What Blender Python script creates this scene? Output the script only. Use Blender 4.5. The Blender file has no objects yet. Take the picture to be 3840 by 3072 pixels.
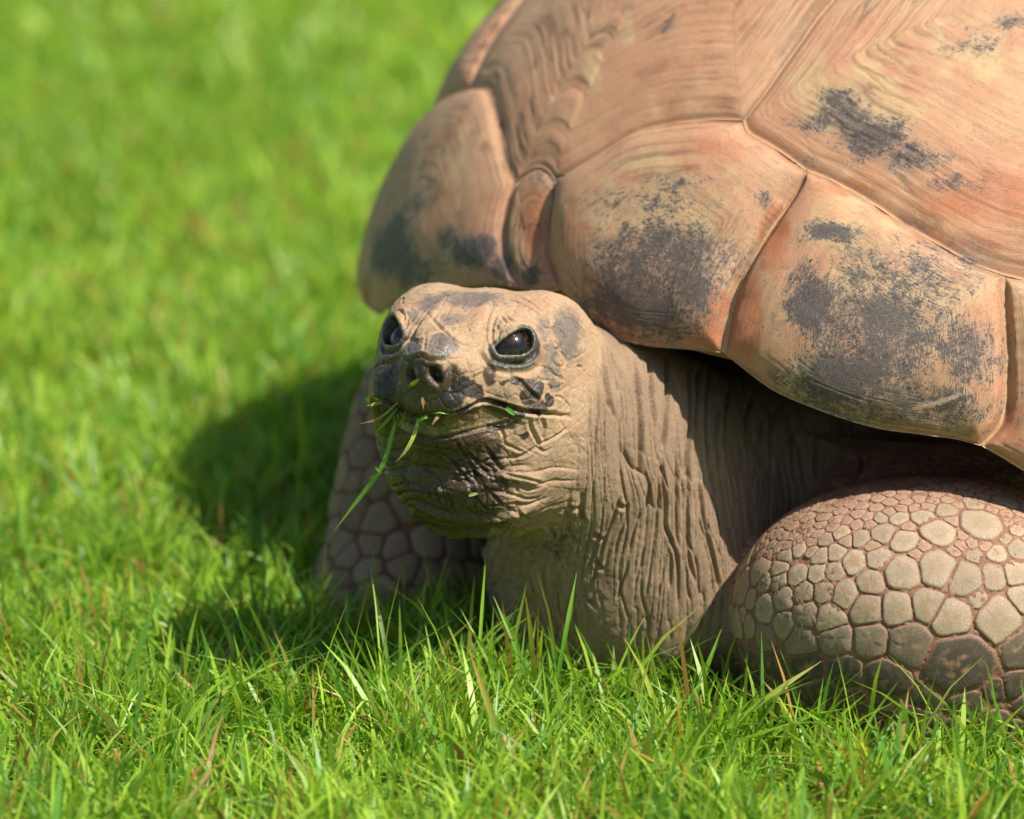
import bpy, bmesh, math
import numpy as np
from mathutils import Vector
from mathutils.bvhtree import BVHTree

S = bpy.context.scene
COL = S.collection
rng = np.random.default_rng(7)

# ------------------------------------------------------------------ camera, sky, sun, exposure
PITCH, CAMH, CAMD, HFOV = math.radians(14), 0.97, 3.0, math.radians(12.917)
FPX = 1920 / math.tan(HFOV / 2)
CAM = np.array([0, -CAMD, CAMH])
FW = np.array([0, math.cos(PITCH), -math.sin(PITCH)])
UPV = np.array([0, math.sin(PITCH), math.cos(PITCH)])
RT = np.array([1.0, 0, 0])
cd = bpy.data.cameras.new('camera')
cd.sensor_width = 36
cd.lens = 18 / math.tan(HFOV / 2)
cd.clip_start, cd.clip_end = 0.05, 400
cd.dof.use_dof = True
cd.dof.focus_distance = 3.082
cd.dof.aperture_fstop = 4.0
cam = bpy.data.objects.new('camera', cd)
COL.objects.link(cam)
cam.location = CAM
cam.rotation_euler = (math.radians(90) - PITCH, 0, 0)
S.camera = cam

SUN = np.array([0.53, -0.30, 0.80]); SUN = SUN / np.linalg.norm(SUN)
w = bpy.data.worlds.new('World'); S.world = w; w.use_nodes = True
nt = w.node_tree
sky = nt.nodes.new('ShaderNodeTexSky'); sky.sky_type = 'NISHITA'; sky.sun_disc = False
sky.sun_elevation = math.asin(SUN[2])
sky.sun_rotation = math.atan2(SUN[0], SUN[1])
bg = nt.nodes['Background']; bg.inputs[1].default_value = 0.078
nt.links.new(sky.outputs[0], bg.inputs[0])
sl = bpy.data.lights.new('sun', 'SUN'); sl.energy = 5.0; sl.angle = math.radians(0.53); sl.color = (1, 0.965, 0.92)
so = bpy.data.objects.new('sun', sl); COL.objects.link(so)
so.rotation_euler = Vector(SUN).to_track_quat('Z', 'Y').to_euler()
S.view_settings.view_transform = 'Standard'
S.view_settings.look = 'None'
S.view_settings.gamma = 1
S.view_settings.exposure = 0.48

# ------------------------------------------------------------------ helpers
def P(px, py, Y):
    d = FW + (px - 1920) / FPX * RT - (py - 1536) / FPX * UPV
    return CAM + d * ((Y + CAMD) / d[1])

def raydir(px, py):
    d = FW + (px - 1920) / FPX * RT - (py - 1536) / FPX * UPV
    return d / np.linalg.norm(d)

def topix(V):
    d = V - CAM
    z = d @ FW
    return 1920 + FPX * (d @ RT) / z, 1536 - FPX * (d @ UPV) / z

def lin(r, g, b):
    c = np.array([r, g, b], float) / 255
    return np.where(c <= 0.04045, c / 12.92, ((c + 0.055) / 1.055) ** 2.4)

def sstep(a, b, x):
    t = np.clip((x - a) / (b - a), 0, 1)
    return t * t * (3 - 2 * t)

U32 = np.uint32
def hash3(i, j, k, s=0):
    n = i * U32(374761393) + j * U32(668265263) + k * U32(2147483647) + U32((s * 1274126177) & 0xFFFFFFFF)
    n = (n ^ (n >> U32(13))) * U32(1274126177)
    n = (n ^ (n >> U32(16))) * U32(2246822519)
    return ((n ^ (n >> U32(15))) & U32(0xFFFFFF)).astype(np.float32) * np.float32(1 / 0xFFFFFF)

def vnoise(Q, s=0):
    Q = np.asarray(Q, np.float64); r = np.empty(len(Q), np.float32)
    for c0 in range(0, len(Q), 65536):
        q = Q[c0:c0 + 65536].T
        I = np.floor(q); f = (q - I).astype(np.float32); I = I.astype(np.int64).astype(np.uint32)
        u, v, w_ = f * f * f * (f * (f * 6 - 15) + 10)
        x0, y0, z0 = I; x1, y1, z1 = I + U32(1)
        def row(y, z):
            a = hash3(x0, y, z, s); return a + u * (hash3(x1, y, z, s) - a)
        a = row(y0, z0); a = a + v * (row(y1, z0) - a)
        b = row(y0, z1); b = b + v * (row(y1, z1) - b)
        r[c0:c0 + 65536] = a + w_ * (b - a)
    return r

def fbm(Q, octs=4, s=0):
    r = 0; a = 0.5; tot = 0
    for o in range(octs):
        r = r + a * vnoise(Q * 2.03 ** o + 17.3 * o, s + o); tot += a; a *= 0.5
    return r / tot

def worley(Q, s=0):
    I = np.floor(Q).astype(np.int64); f = (Q - I).astype(np.float32).T; I = I.astype(np.uint32).T
    d1 = np.full(len(Q), 9.0, np.float32); d2 = d1.copy()
    for a in (-1, 0, 1):
        for b in (-1, 0, 1):
            for c in (-1, 0, 1):
                i, j, k = I[0] + U32(a & 0xFFFFFFFF), I[1] + U32(b & 0xFFFFFFFF), I[2] + U32(c & 0xFFFFFFFF)
                dx = a + hash3(i, j, k, s + 3) - f[0]; dy = b + hash3(i, j, k, s + 1) - f[1]; dz = c + hash3(i, j, k, s + 2) - f[2]
                d = np.sqrt(dx * dx + dy * dy + dz * dz)
                m = d < d1
                d2 = np.where(m, d1, np.minimum(d2, d)); d1 = np.where(m, d, d1)
    return d1, d2, None

def new_mesh(name, V, loops, sizes, smooth=True):
    me = bpy.data.meshes.new(name)
    V = np.asarray(V, np.float32); loops = np.asarray(loops, np.int32); sizes = np.asarray(sizes, np.int32)
    me.vertices.add(len(V)); me.vertices.foreach_set('co', V.ravel())
    me.loops.add(len(loops)); me.loops.foreach_set('vertex_index', loops)
    me.polygons.add(len(sizes))
    st = np.zeros(len(sizes), np.int32); st[1:] = np.cumsum(sizes)[:-1]
    me.polygons.foreach_set('loop_start', st)
    me.update(calc_edges=True)
    if smooth:
        me.polygons.foreach_set('use_smooth', np.ones(len(me.polygons), bool))
    return me

def add_color(me, rgb, name='Col'):
    c = np.ones((len(rgb), 4), np.float32); c[:, :3] = rgb
    a = me.attributes.new(name, 'FLOAT_COLOR', 'POINT'); a.data.foreach_set('color', c.ravel())

def add_float(me, v, name):
    a = me.attributes.new(name, 'FLOAT', 'POINT'); a.data.foreach_set('value', np.asarray(v, np.float32))

def obj(name, me, mat, parent=None, label=None, cat=None, group=None, kind=None):
    o = bpy.data.objects.new(name, me); COL.objects.link(o)
    if mat and not me.materials:
        me.materials.append(mat)
    if parent:
        o.parent = parent
    for k, v in (('label', label), ('category', cat), ('group', group), ('kind', kind)):
        if v:
            o[k] = v
    return o

class N:                                    # tiny node-tree writer
    def __init__(s, name):
        s.m = bpy.data.materials.new(name); s.m.use_nodes = True; s.t = s.m.node_tree
        s.b = s.t.nodes['Principled BSDF']; s.out = s.t.nodes['Material Output']
    def n(s, typ, ins=None, **kw):
        x = s.t.nodes.new('ShaderNode' + typ)
        for k, v in kw.items():
            setattr(x, k, v)
        for k, v in (ins or {}).items():
            s.set(x.inputs[k], v)
        return x
    def set(s, sock, v):
        if isinstance(v, bpy.types.NodeSocket):
            s.t.links.new(v, sock)
        else:
            sock.default_value = v
    def attr(s, name, out='Color'):
        return s.n('Attribute', attribute_name=name).outputs[out]
    def math(s, op, a, b=0.0, clamp=False):
        return s.n('Math', {0: a, 1: b}, operation=op, use_clamp=clamp).outputs[0]
    def noise(s, vec, scale, detail=4, rough=0.55, dist=0.0):
        return s.n('TexNoise', {'Vector': vec, 'Scale': scale, 'Detail': detail, 'Roughness': rough, 'Distortion': dist}).outputs[0]
    def ramp(s, fac, a, b):
        return s.n('MapRange', {'Value': fac, 'From Min': a, 'From Max': b}).outputs[0]
    def mix(s, fac, a, b, blend='MIX'):
        x = s.n('Mix', data_type='RGBA', blend_type=blend)
        s.set(x.inputs[0], fac); s.set(x.inputs[6], a); s.set(x.inputs[7], b)
        return x.outputs[2]
    def bump(s, h, strength, dist, normal=None):
        x = s.n('Bump', {'Height': h, 'Strength': strength, 'Distance': dist})
        if normal:
            s.set(x.inputs['Normal'], normal)
        return x.outputs[0]

def c4(c):
    return (float(c[0]), float(c[1]), float(c[2]), 1)

# ------------------------------------------------------------------ the tortoise's solid shape as a distance field
HY = math.radians(20)
HF = np.array([-math.sin(HY), -math.cos(HY), 0]); HL = np.array([math.cos(HY), -math.sin(HY), 0]); HU = np.array([0, 0, 1.0])
HO = P(1746, 1330, 0.04)
def HP(f, l, u):
    return HO + f * HF + l * HL + u * HU
HB = np.stack([HF, HL, HU])                 # rows: head axes
WB = np.eye(3)
_prims = []
def ell(c, r, k=0.02, basis=WB):
    _prims.append((np.asarray(c, float), np.asarray(r, float), k, basis))

def head_ell(f, l, u, rf, rl, ru, k=0.015):
    ell(HP(f, l, u), (rf, rl, ru), k, HB)
def axis_basis(a, b):
    z = (b - a) / np.linalg.norm(b - a); x = np.cross(z, [0, 1.0, 0.2]); x /= np.linalg.norm(x); y = np.cross(z, x)
    return np.stack([x, y, z])

# head
head_ell(-.028, 0, .000, .072, .056, .0385)
head_ell(.006, 0, -.006, .044, .053, .037)
head_ell(.046, 0, -.002, .025, .026, .027, .013)
head_ell(.040, 0, -.018, .027, .028, .020, .012)
for s in (-1, 1):
    head_ell(-.035, s * .040, -.012, .045, .032, .044)
    head_ell(.003 - .010 * s, s * .040, -.024, .036, .023, .026, .016)
    head_ell(-.045, s * .042, -.002, .050, .030, .037, .016)       # temple
    head_ell(-.022, s * .042, -.050, .046, .030, .045, .02)      # jowl
for s in (-1, 1):
    head_ell(.010, s * .042, .016, .021, .015, .013, .010)         # brow
head_ell(.022, 0, -.046, .036, .034, .018, .010)
head_ell(-.006, 0, -.048, .044, .054, .022, .012)
head_ell(-.006, .003, -.083, .050, .062, .048, .018)
head_ell(-.040, .005, -.055, .060, .068, .060, .02)
# neck and throat
ell(P(2140, 1640, .12), (.075, .085, .080), .03)
ell(P(2340, 1800, .155), (.10, .115, .10), .04)
ell(P(2650, 1890, .255), (.14, .13, .105), .05)
ell(P(2320, 2120, .135), (.086, .085, .095), .03)
ell(P(2500, 2160, .14), (.090, .10, .10), .03)
ell(P(2050, 2080, .175), (.046, .052, .085), .02)
# shoulder skin under the rim
ell(P(3150, 1900, .27), (.16, .12, .085), .04)
# left foreleg (image right)
ell(P(3480, 2215, .03), (.130, .105, .078), .01)
ell(P(3470, 2430, .03), (.126, .100, .080), .04)
ell(P(3440, 2640, .035), (.118, .095, .050), .03)
ell(P(3720, 2010, .17), (.14, .12, .075), .03)
# right foreleg (image left)
a_, b_ = P(1660, 1380, .40), P(1480, 2330, .30)
ell((a_ + b_) / 2, (.062, .062, .19), .01, axis_basis(a_, b_))
ell(P(1500, 2330, .30), (.072, .075, .06), .03)

def _ell(Q, c, r, B):
    p = (Q - c) if B is WB else (Q - c) @ B.T
    p = p / r
    k0 = np.sqrt((p * p).sum(1)) + 1e-9
    p = p / r
    k1 = np.sqrt((p * p).sum(1)) + 1e-9
    return k0 * (k0 - 1) / k1

def sdf(Q, prims=None):
    Q = np.asarray(Q, float); d = None
    for c, r, k, B in (prims or _prims):
        e = _ell(Q, c, r, B)
        if d is None:
            d = e
        else:
            h = np.clip(0.5 + 0.5 * (d - e) / k, 0, 1)
            d = d + (e - d) * h - k * h * (1 - h)
    return d

def near_prims(lo, hi):
    c = (lo + hi) / 2; R = np.linalg.norm(hi - lo) / 2
    g = lo + (hi - lo) * np.stack(np.meshgrid([0, .5, 1], [0, .5, 1], [0, .5, 1], indexing='ij'), -1).reshape(-1, 3)
    e = np.array([_ell(g, p[0], p[1], p[3]).min() for p in _prims])
    lim = e.min() + R + 0.06
    return [p for p, x in zip(_prims, e) if x < lim]

def sgrad(Q, e=1e-3):
    g = np.stack([sdf(Q + np.eye(3)[i] * e) - sdf(Q - np.eye(3)[i] * e) for i in range(3)], 1)
    return g / (np.linalg.norm(g, axis=1, keepdims=True) + 1e-12)

def to_skin(Q, it=4):
    Q = np.array(Q, float)
    for _ in range(it):
        Q = Q - sgrad(Q) * sdf(Q)[:, None]
    return Q

def surface_nets(lo, hi, vox, B=8):
    lo = np.asarray(lo, float); n = np.ceil((np.asarray(hi) - lo) / (vox * B)).astype(int)
    g = np.stack(np.meshgrid(*[np.arange(k) for k in n], indexing='ij'), -1).reshape(-1, 3)
    cd_ = sdf(lo + (g + 0.5) * vox * B)
    g = g[np.abs(cd_) < vox * B * 1.5]
    off = np.stack(np.meshgrid(*[np.arange(B + 1)] * 3, indexing='ij'), -1).reshape(-1, 3)
    co = off[(off < B).all(1)]
    dims = n * B + 2
    key = lambda I: (I[..., 0] * dims[1] + I[..., 1]) * dims[2] + I[..., 2]
    cells = []; vts = []; quads = []
    st = B + 1
    sid = lambda o: (o[:, 0] * st + o[:, 1]) * st + o[:, 2]
    corner = np.array([[a, b, c] for a in (0, 1) for b in (0, 1) for c in (0, 1)])
    ci = np.stack([sid(co + c) for c in corner], 1)               # cell -> 8 sample ids
    edges = [(i, j) for i in range(8) for j in range(i + 1, 8) if np.abs(corner[i] - corner[j]).sum() == 1]
    sup = (g // 4); sk = (sup[:, 0] * 4096 + sup[:, 1]) * 4096 + sup[:, 2]
    g = g[np.argsort(sk, kind='stable')]; sk = np.sort(sk)
    cuts = np.concatenate([[0], np.nonzero(np.diff(sk))[0] + 1, [len(g)]])
    for b0, b1 in zip(cuts[:-1], cuts[1:]):
        gb = g[b0:b1]
        pts = lo + (gb[:, None] * B + off[None]) * vox
        pr = near_prims(pts.min((0, 1)), pts.max((0, 1)))
        v = sdf(pts.reshape(-1, 3), pr).reshape(len(gb), -1)
        cv = v[:, ci]                                             # blocks x cells x 8
        s = cv < 0
        act = s.any(2) & ~s.all(2)
        bi, cidx = np.nonzero(act)
        vals = cv[bi, cidx]
        base = gb[bi] * B + co[cidx]
        acc = np.zeros((len(bi), 3)); cnt = np.zeros(len(bi))
        for i, j in edges:
            a, b = vals[:, i], vals[:, j]
            m = (a < 0) != (b < 0)
            t = np.where(m, a / np.where(m, a - b, 1), 0)
            acc += np.where(m[:, None], corner[i] + t[:, None] * (corner[j] - corner[i]), 0); cnt += m
        cells.append(key(base)); vts.append(lo + (base + acc / cnt[:, None]) * vox)
        for ax in range(3):
            j = [1 << 2, 1 << 1, 1][ax]
            m = (vals[:, 0] < 0) != (vals[:, j] < 0)
            bb = base[m]; flip = vals[m, 0] < 0
            u = np.zeros(3, int); w_ = np.zeros(3, int); u[(ax + 1) % 3] = 1; w_[(ax + 2) % 3] = 1
            q = np.stack([key(bb), key(bb - u), key(bb - u - w_), key(bb - w_)], 1)
            q = np.where(flip[:, None], q, q[:, ::-1]); quads.append(q)
    cells = np.concatenate(cells); vts = np.concatenate(vts); quads = np.concatenate(quads)
    o = np.argsort(cells); cells = cells[o]; vts = vts[o]
    ix = np.searchsorted(cells, quads); ix = np.clip(ix, 0, len(cells) - 1)
    ok = (cells[ix] == quads).all(1)
    return vts, ix[ok]

V0, Q0 = surface_nets((-.17, -.12, -.004), (.54, .37, .34), 0.0028)
me0 = new_mesh('base', V0, Q0.ravel(), np.full(len(Q0), 4))
ob0 = bpy.data.objects.new('base', me0); COL.objects.link(ob0)
md = ob0.modifiers.new('s', 'SUBSURF'); md.levels = 1; md.render_levels = 1
dg = bpy.context.evaluated_depsgraph_get()
BM = bpy.data.meshes.new_from_object(ob0.evaluated_get(dg))
bpy.data.objects.remove(ob0); bpy.data.meshes.remove(me0)
hc = HP(.0, 0, -.035)
_n = len(BM.vertices); _v = np.empty(_n * 3, np.float32); BM.vertices.foreach_get('co', _v); _v = _v.reshape(-1, 3)
_m = np.empty(_n * 3, np.float32); BM.vertices.foreach_get('normal', _m); _m = _m.reshape(-1, 3)
_e = np.empty(len(BM.edges) * 2, np.int32); BM.edges.foreach_get('vertices', _e); _e = _e.reshape(-1, 2)[:, 0]
_ok = ((np.linalg.norm(_v - hc, axis=1) < .115) & (_m @ HF > -.3)) | ((np.linalg.norm(_v - P(2330, 1950, .08), axis=1) < .085) & (_m[:, 1] < .1))
b_ = bmesh.new(); b_.from_mesh(BM); b_.edges.ensure_lookup_table()
es = [b_.edges[k] for k in np.nonzero(_ok[_e])[0].tolist()]
bmesh.ops.subdivide_edges(b_, edges=es, cuts=1, use_grid_fill=True)
b_.to_mesh(BM); b_.free()
nv = len(BM.vertices)
BV = np.empty(nv * 3, np.float32); BM.vertices.foreach_get('co', BV); BV = BV.reshape(-1, 3).astype(float)
BN = np.empty(nv * 3, np.float32); BM.vertices.foreach_get('normal', BN); BN = BN.reshape(-1, 3).astype(float)
BM.polygons.foreach_set('use_smooth', np.ones(len(BM.polygons), bool))
bvh = BVHTree.FromPolygons(V0.tolist(), Q0.tolist())
print('body verts', nv)
def hit(px, py):
    r = bvh.ray_cast(Vector(CAM), Vector(raydir(px, py)))
    return np.array(r[0]) if r[0] is not None else None
#@@BODY
DISP = np.zeros(nv)
PUSH = np.zeros((nv, 3))
def catmull(pts, step):
    p = np.asarray(pts, float)
    if len(p) < 3:
        n = max(2, int(np.linalg.norm(p[1] - p[0]) / step) + 1)
        return p[0] + (p[1] - p[0]) * np.linspace(0, 1, n)[:, None]
    q = np.vstack([2 * p[0] - p[1], p, 2 * p[-1] - p[-2]]); out = []
    for i in range(1, len(q) - 2):
        n = max(2, int(np.linalg.norm(q[i + 1] - q[i]) / step) + 1)
        t = np.linspace(0, 1, n, endpoint=False)[:, None]
        out.append(0.5 * (2 * q[i] + (q[i + 1] - q[i - 1]) * t + (2 * q[i - 1] - 5 * q[i] + 4 * q[i + 1] - q[i + 2]) * t ** 2 + (3 * q[i] - q[i - 1] - 3 * q[i + 1] + q[i + 2]) * t ** 3))
    return np.vstack(out + [p[-1:]])

def mirror_head(Q):
    Q = np.asarray(Q); return Q - 2 * ((Q - HO) @ HL)[:, None] * HL

def line3d(px, mirror=False, step=12):
    h = [hit(*q) for q in catmull(px, step)]
    h = np.array([x for x in h if x is not None])
    if mirror and len(h):
        h = np.array([np.array(bvh.find_nearest(Vector(m))[0]) for m in mirror_head(h)])
    return h

def polydist(L, R):
    lo, hi = L.min(0) - R, L.max(0) + R
    ix = np.nonzero(((BV > lo) & (BV < hi)).all(1))[0]
    Q = BV[ix]; best = np.full(len(ix), 9.0); par = np.zeros(len(ix)); n = len(L) - 1
    for i in range(n):
        a, d = L[i], L[i + 1] - L[i]
        t = np.clip(((Q - a) @ d) / (d @ d + 1e-12), 0, 1)
        e = np.linalg.norm(Q - a - t[:, None] * d, axis=1)
        m = e < best; best[m] = e[m]; par[m] = (i + t[m]) / n
    m = best < R
    return ix[m], best[m], par[m]

def stroke(px, w, d, mirror=False, lip=0.3, taper=True):
    """d > 0 carves a crease (with soft lips), d < 0 raises a ridge; sizes in metres"""
    for mm in ((False, True) if mirror else (False,)):
        L = line3d(px, mm)
        if len(L) < 2:
            continue
        ix, e, t = polydist(L, w * 4)
        tp = np.clip(np.minimum(t, 1 - t) * 6, 0.15, 1) if taper else 1
        DISP[ix] -= d * tp * (np.exp(-(e / w) ** 2) - lip * np.exp(-((e - 1.9 * w) / (0.9 * w)) ** 2))

K1 = lambda L: [(1380 + .255 * x, 1040 + .255 * y) for x, y in L]
K2 = lambda L: [(1750 + .2783 * x, 1080 + .2783 * y) for x, y in L]
K3 = lambda L: [(1350 + .3942 * x, 1380 + .3942 * y) for x, y in L]
K4 = lambda L: [(1700 + .5102 * x, 1800 + .5102 * y) for x, y in L]
K6 = lambda L: [(2300 + .7143 * x, 1600 + .7143 * y) for x, y in L]
mm = 0.001
# mouth and beak
MOUTH = K3([(2000, 465), (1800, 440), (1600, 420), (1480, 390), (1330, 345), (1200, 312), (1100, 340), (980, 390), (850, 430), (700, 455), (580, 440), (480, 430), (380, 400), (300, 345), (200, 305), (120, 320)])
stroke(MOUTH, 1.5 * mm, 5.5 * mm, lip=.1)
stroke(K3([(1150, 250), (1000, 320), (850, 370), (700, 390), (560, 375), (430, 345), (330, 280)]), 6 * mm, -2.5 * mm, lip=0)
stroke(MOUTH[:6], 1.0 * mm, 2.0 * mm, lip=0)
LIP = K3([(150, 430), (230, 500), (420, 600), (560, 650), (800, 658), (950, 625), (1150, 575), (1350, 530), (1430, 480), (1440, 430)])
stroke(LIP, 1.2 * mm, 2.0 * mm, lip=.2)
stroke(K3([(320, 500), (480, 555), (650, 570), (850, 545), (1050, 480), (1250, 420)]), 6 * mm, -3 * mm, lip=0)
# snout: crest between the plates, side groove beside the nose, brow ridges
stroke(K1([(500, 1230), (620, 1190), (800, 1160), (900, 1215), (1050, 1225), (1180, 1190)]), 1.4 * mm, 1.6 * mm)
stroke(K1([(850, 820), (840, 950), (850, 1120)]), 1.1 * mm, .8 * mm)
stroke(K1([(950, 640), (1060, 740), (1180, 850), (1250, 930), (1400, 1000), (1620, 1020)]), 1.3 * mm, 1.6 * mm, mirror=True)
stroke(K1([(880, 1080), (1000, 1110), (1120, 1080), (1200, 1000)]), 7 * mm, -2.2 * mm, lip=0, taper=False)
stroke(K1([(560, 1080), (640, 1000), (740, 880)]), 6 * mm, -1.6 * mm, lip=0)
stroke(K1([(1250, 1250), (1230, 1400), (1220, 1550), (1180, 1700)]), 2.5 * mm, 2.0 * mm, mirror=True)
stroke(K1([(1450, 1150), (1550, 1300), (1600, 1450)]), 8 * mm, -2.2 * mm, lip=0, mirror=True)
stroke(K1([(1750, 700), (1690, 900), (1680, 1100), (1720, 1300)]), 2.4 * mm, 1.8 * mm, mirror=True)
stroke(K2([(480, 150), (340, 280), (260, 450), (230, 600)]), 1.4 * mm, .9 * mm, mirror=True)
stroke(K2([(430, 100), (270, 250), (170, 420), (120, 600), (60, 740)]), 6 * mm, -2.4 * mm, lip=.0, mirror=True)
stroke(K1([(1320, 130), (1180, 320), (1020, 560), (900, 720)]), 1.0 * mm, .5 * mm)
stroke(K1([(1460, 770), (1490, 820)]), .8 * mm, 1. * mm)
# nostrils
for c, rx, ry in ((K1([(625, 1440)])[0], 15, 27), (K1([(990, 1440)])[0], 24, 36)):
    h = hit(*c)
    if h is None:
        continue
    dv = BV - h; u, v = dv @ RT, dv @ UPV
    m = (np.linalg.norm(dv, axis=1) < .02)
    u2 = u * .85 + v * .5; v2 = v * .85 - u * .5
    e = np.sqrt((u2 / (rx / 5486)) ** 2 + (v2 / (ry / 5486)) ** 2)
    DISP -= m * 9 * mm * sstep(1.1, .4, e) - m * .5 * mm * np.exp(-((e - 1.6) / .4) ** 2)
# cheek lines
stroke(K2([(560, 1180), (700, 1230), (820, 1370), (920, 1470), (1010, 1560)]), 1.6 * mm, 1.8 * mm, mirror=True)
stroke(K2([(1070, 1030), (1180, 1170), (1300, 1230), (1340, 1270)]), 1.0 * mm, 1.0 * mm)
stroke(K2([(1480, 1060), (1560, 1070)]), 1. * mm, 1.2 * mm)
stroke(K2([(1070, 1560), (1075, 1660)]), .8 * mm, 1.0 * mm)
stroke(K2([(1180, 1470), (1260, 1470), (1320, 1510)]), .9 * mm, .9 * mm)
stroke(K2([(780, 1650), (900, 1680), (1100, 1690), (1260, 1680)]), 1.4 * mm, 1.4 * mm)
stroke(K2([(920, 100), (1010, 170), (1110, 240), (1250, 350)]), .9 * mm, .7 * mm)
stroke(K2([(1700, 560), (1770, 690), (1830, 850), (1850, 1000), (1850, 1150), (1880, 1350), (1900, 1500), (1900, 1700)]), 2.2 * mm, 3.2 * mm)
stroke(K2([(1900, 1500), (1960, 1650), (1980, 1750)]), 1.6 * mm, 1.8 * mm)
for L in ([(1030, 380), (1120, 300), (1220, 340), (1250, 430), (1190, 530), (1060, 540), (1020, 450), (1030, 380)], [(1190, 530), (1310, 620), (1300, 760), (1210, 830), (1150, 760), (1130, 620)],
          [(960, 1100), (1040, 1060), (1120, 1150), (1110, 1240), (980, 1230), (940, 1160)], [(1250, 430), (1400, 420), (1520, 520), (1560, 700), (1540, 900), (1420, 960), (1330, 1000)], [(1210, 830), (1330, 930), (1300, 1060), (1180, 1030), (1120, 900)],
          [(1160, 1230), (1280, 1250), (1270, 1330), (1170, 1350)], [(1080, 1290), (1150, 1360), (1130, 1480)], [(1180, 1470), (1110, 1540), (1090, 1650)], [(1320, 1510), (1380, 1590), (1350, 1660)], [(700, 130), (860, 200), (1000, 300)], [(480, 150), (620, 170), (760, 230), (930, 320), (980, 400)]):
    stroke(K2(L), .9 * mm, .9 * mm, mirror=True, lip=.25)
# jaw patch
stroke(K3([(1620, 480), (1620, 560), (1660, 640), (1700, 720), (1690, 740)]), 1.4 * mm, 2.0 * mm)
stroke(K3([(1720, 470), (1760, 560), (1740, 650), (1760, 690)]), 1.2 * mm, 1.8 * mm)
stroke(K3([(1320, 570), (1370, 650), (1370, 710), (1480, 770), (1590, 820)]), 1.1 * mm, 1.3 * mm)
stroke(K3([(1690, 735), (1800, 690), (1900, 630), (1990, 560)]), 1.1 * mm, 1.2 * mm)
stroke(K3([(1420, 830), (1560, 830), (1680, 760), (1760, 800), (1840, 750)]), 1.2 * mm, 1.3 * mm)
# diagonal creases of the throat
for L in ([(690, 700), (760, 800), (880, 900), (960, 1000), (1040, 1090), (1100, 1150)],
          [(910, 690), (970, 800), (1040, 900), (1080, 980), (1090, 1100)],
          [(560, 660), (650, 700), (740, 740)],
          [(1000, 790), (1100, 890), (1200, 990), (1260, 1010)],
          [(1180, 730), (1260, 840), (1320, 930), (1390, 990)],
          [(1040, 1100), (1100, 1240), (1180, 1330), (1260, 1390)],
          [(1220, 1170), (1320, 1270), (1420, 1340), (1550, 1410)],
          [(1330, 1040), (1400, 1120), (1380, 1200)],
          [(1470, 1060), (1500, 1140), (1490, 1210)],
          [(560, 1120), (640, 1180), (650, 1260)],
          [(830, 1180), (860, 1280), (880, 1380)],
          [(700, 1130), (730, 1230), (760, 1330)],
          [(1480, 1330), (1560, 1410), (1680, 1470)]):
    stroke(K3(L), 1.2 * mm, 1.9 * mm, lip=.2)
# level creases of the throat
for L in ([(780, 850), (880, 830), (960, 850), (1080, 870)], [(790, 920), (900, 930), (1000, 950)],
          [(840, 1020), (940, 1030), (1060, 1000), (1180, 1040)], [(1150, 900), (1260, 870), (1340, 870), (1480, 850), (1580, 830)],
          [(1090, 960), (1180, 970), (1300, 990), (1420, 940), (1620, 930)], [(860, 1060), (960, 1070), (1040, 1060)],
          [(1340, 1000), (1480, 1030), (1620, 1060), (1750, 1110)], [(1240, 1100), (1350, 1080), (1470, 1090), (1600, 1160), (1740, 1130)],
          [(1100, 1190), (1250, 1170), (1420, 1200), (1600, 1250), (1750, 1230)],
          [(1180, 1330), (1320, 1310), (1460, 1290), (1600, 1300), (1800, 1230)],
          [(880, 1480), (1050, 1490), (1200, 1480), (1400, 1450), (1600, 1410), (1760, 1340)],
          [(460, 960), (360, 980), (250, 990), (170, 960)], [(380, 1020), (440, 1100), (470, 1170)]):
    stroke(K3(L), 1.1 * mm, 1.7 * mm, lip=.2)
# rolled folds under the chin
stroke(K3([(480, 1120), (600, 1150), (780, 1170), (980, 1165), (1150, 1140), (1340, 1080)]), 4 * mm, -2.2 * mm, lip=.2)
stroke(K3([(1100, 1040), (1280, 1020), (1440, 1020), (1600, 1050), (1740, 1120)]), 4 * mm, -2.6 * mm, lip=.2)
stroke(K3([(430, 1230), (560, 1330), (760, 1420), (960, 1450), (1150, 1465), (1350, 1430), (1550, 1370), (1740, 1310)]), 3.5 * mm, -2.6 * mm, lip=.3)
stroke(K3([(500, 1420), (640, 1510), (800, 1560), (930, 1590), (1100, 1580), (1300, 1590), (1500, 1570), (1740, 1500)]), 3.5 * mm, -2.8 * mm, lip=.3)
stroke(K3([(620, 1570), (800, 1620), (930, 1650), (1200, 1650), (1500, 1640), (1700, 1570)]), 5 * mm, 5 * mm, lip=0)
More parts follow.
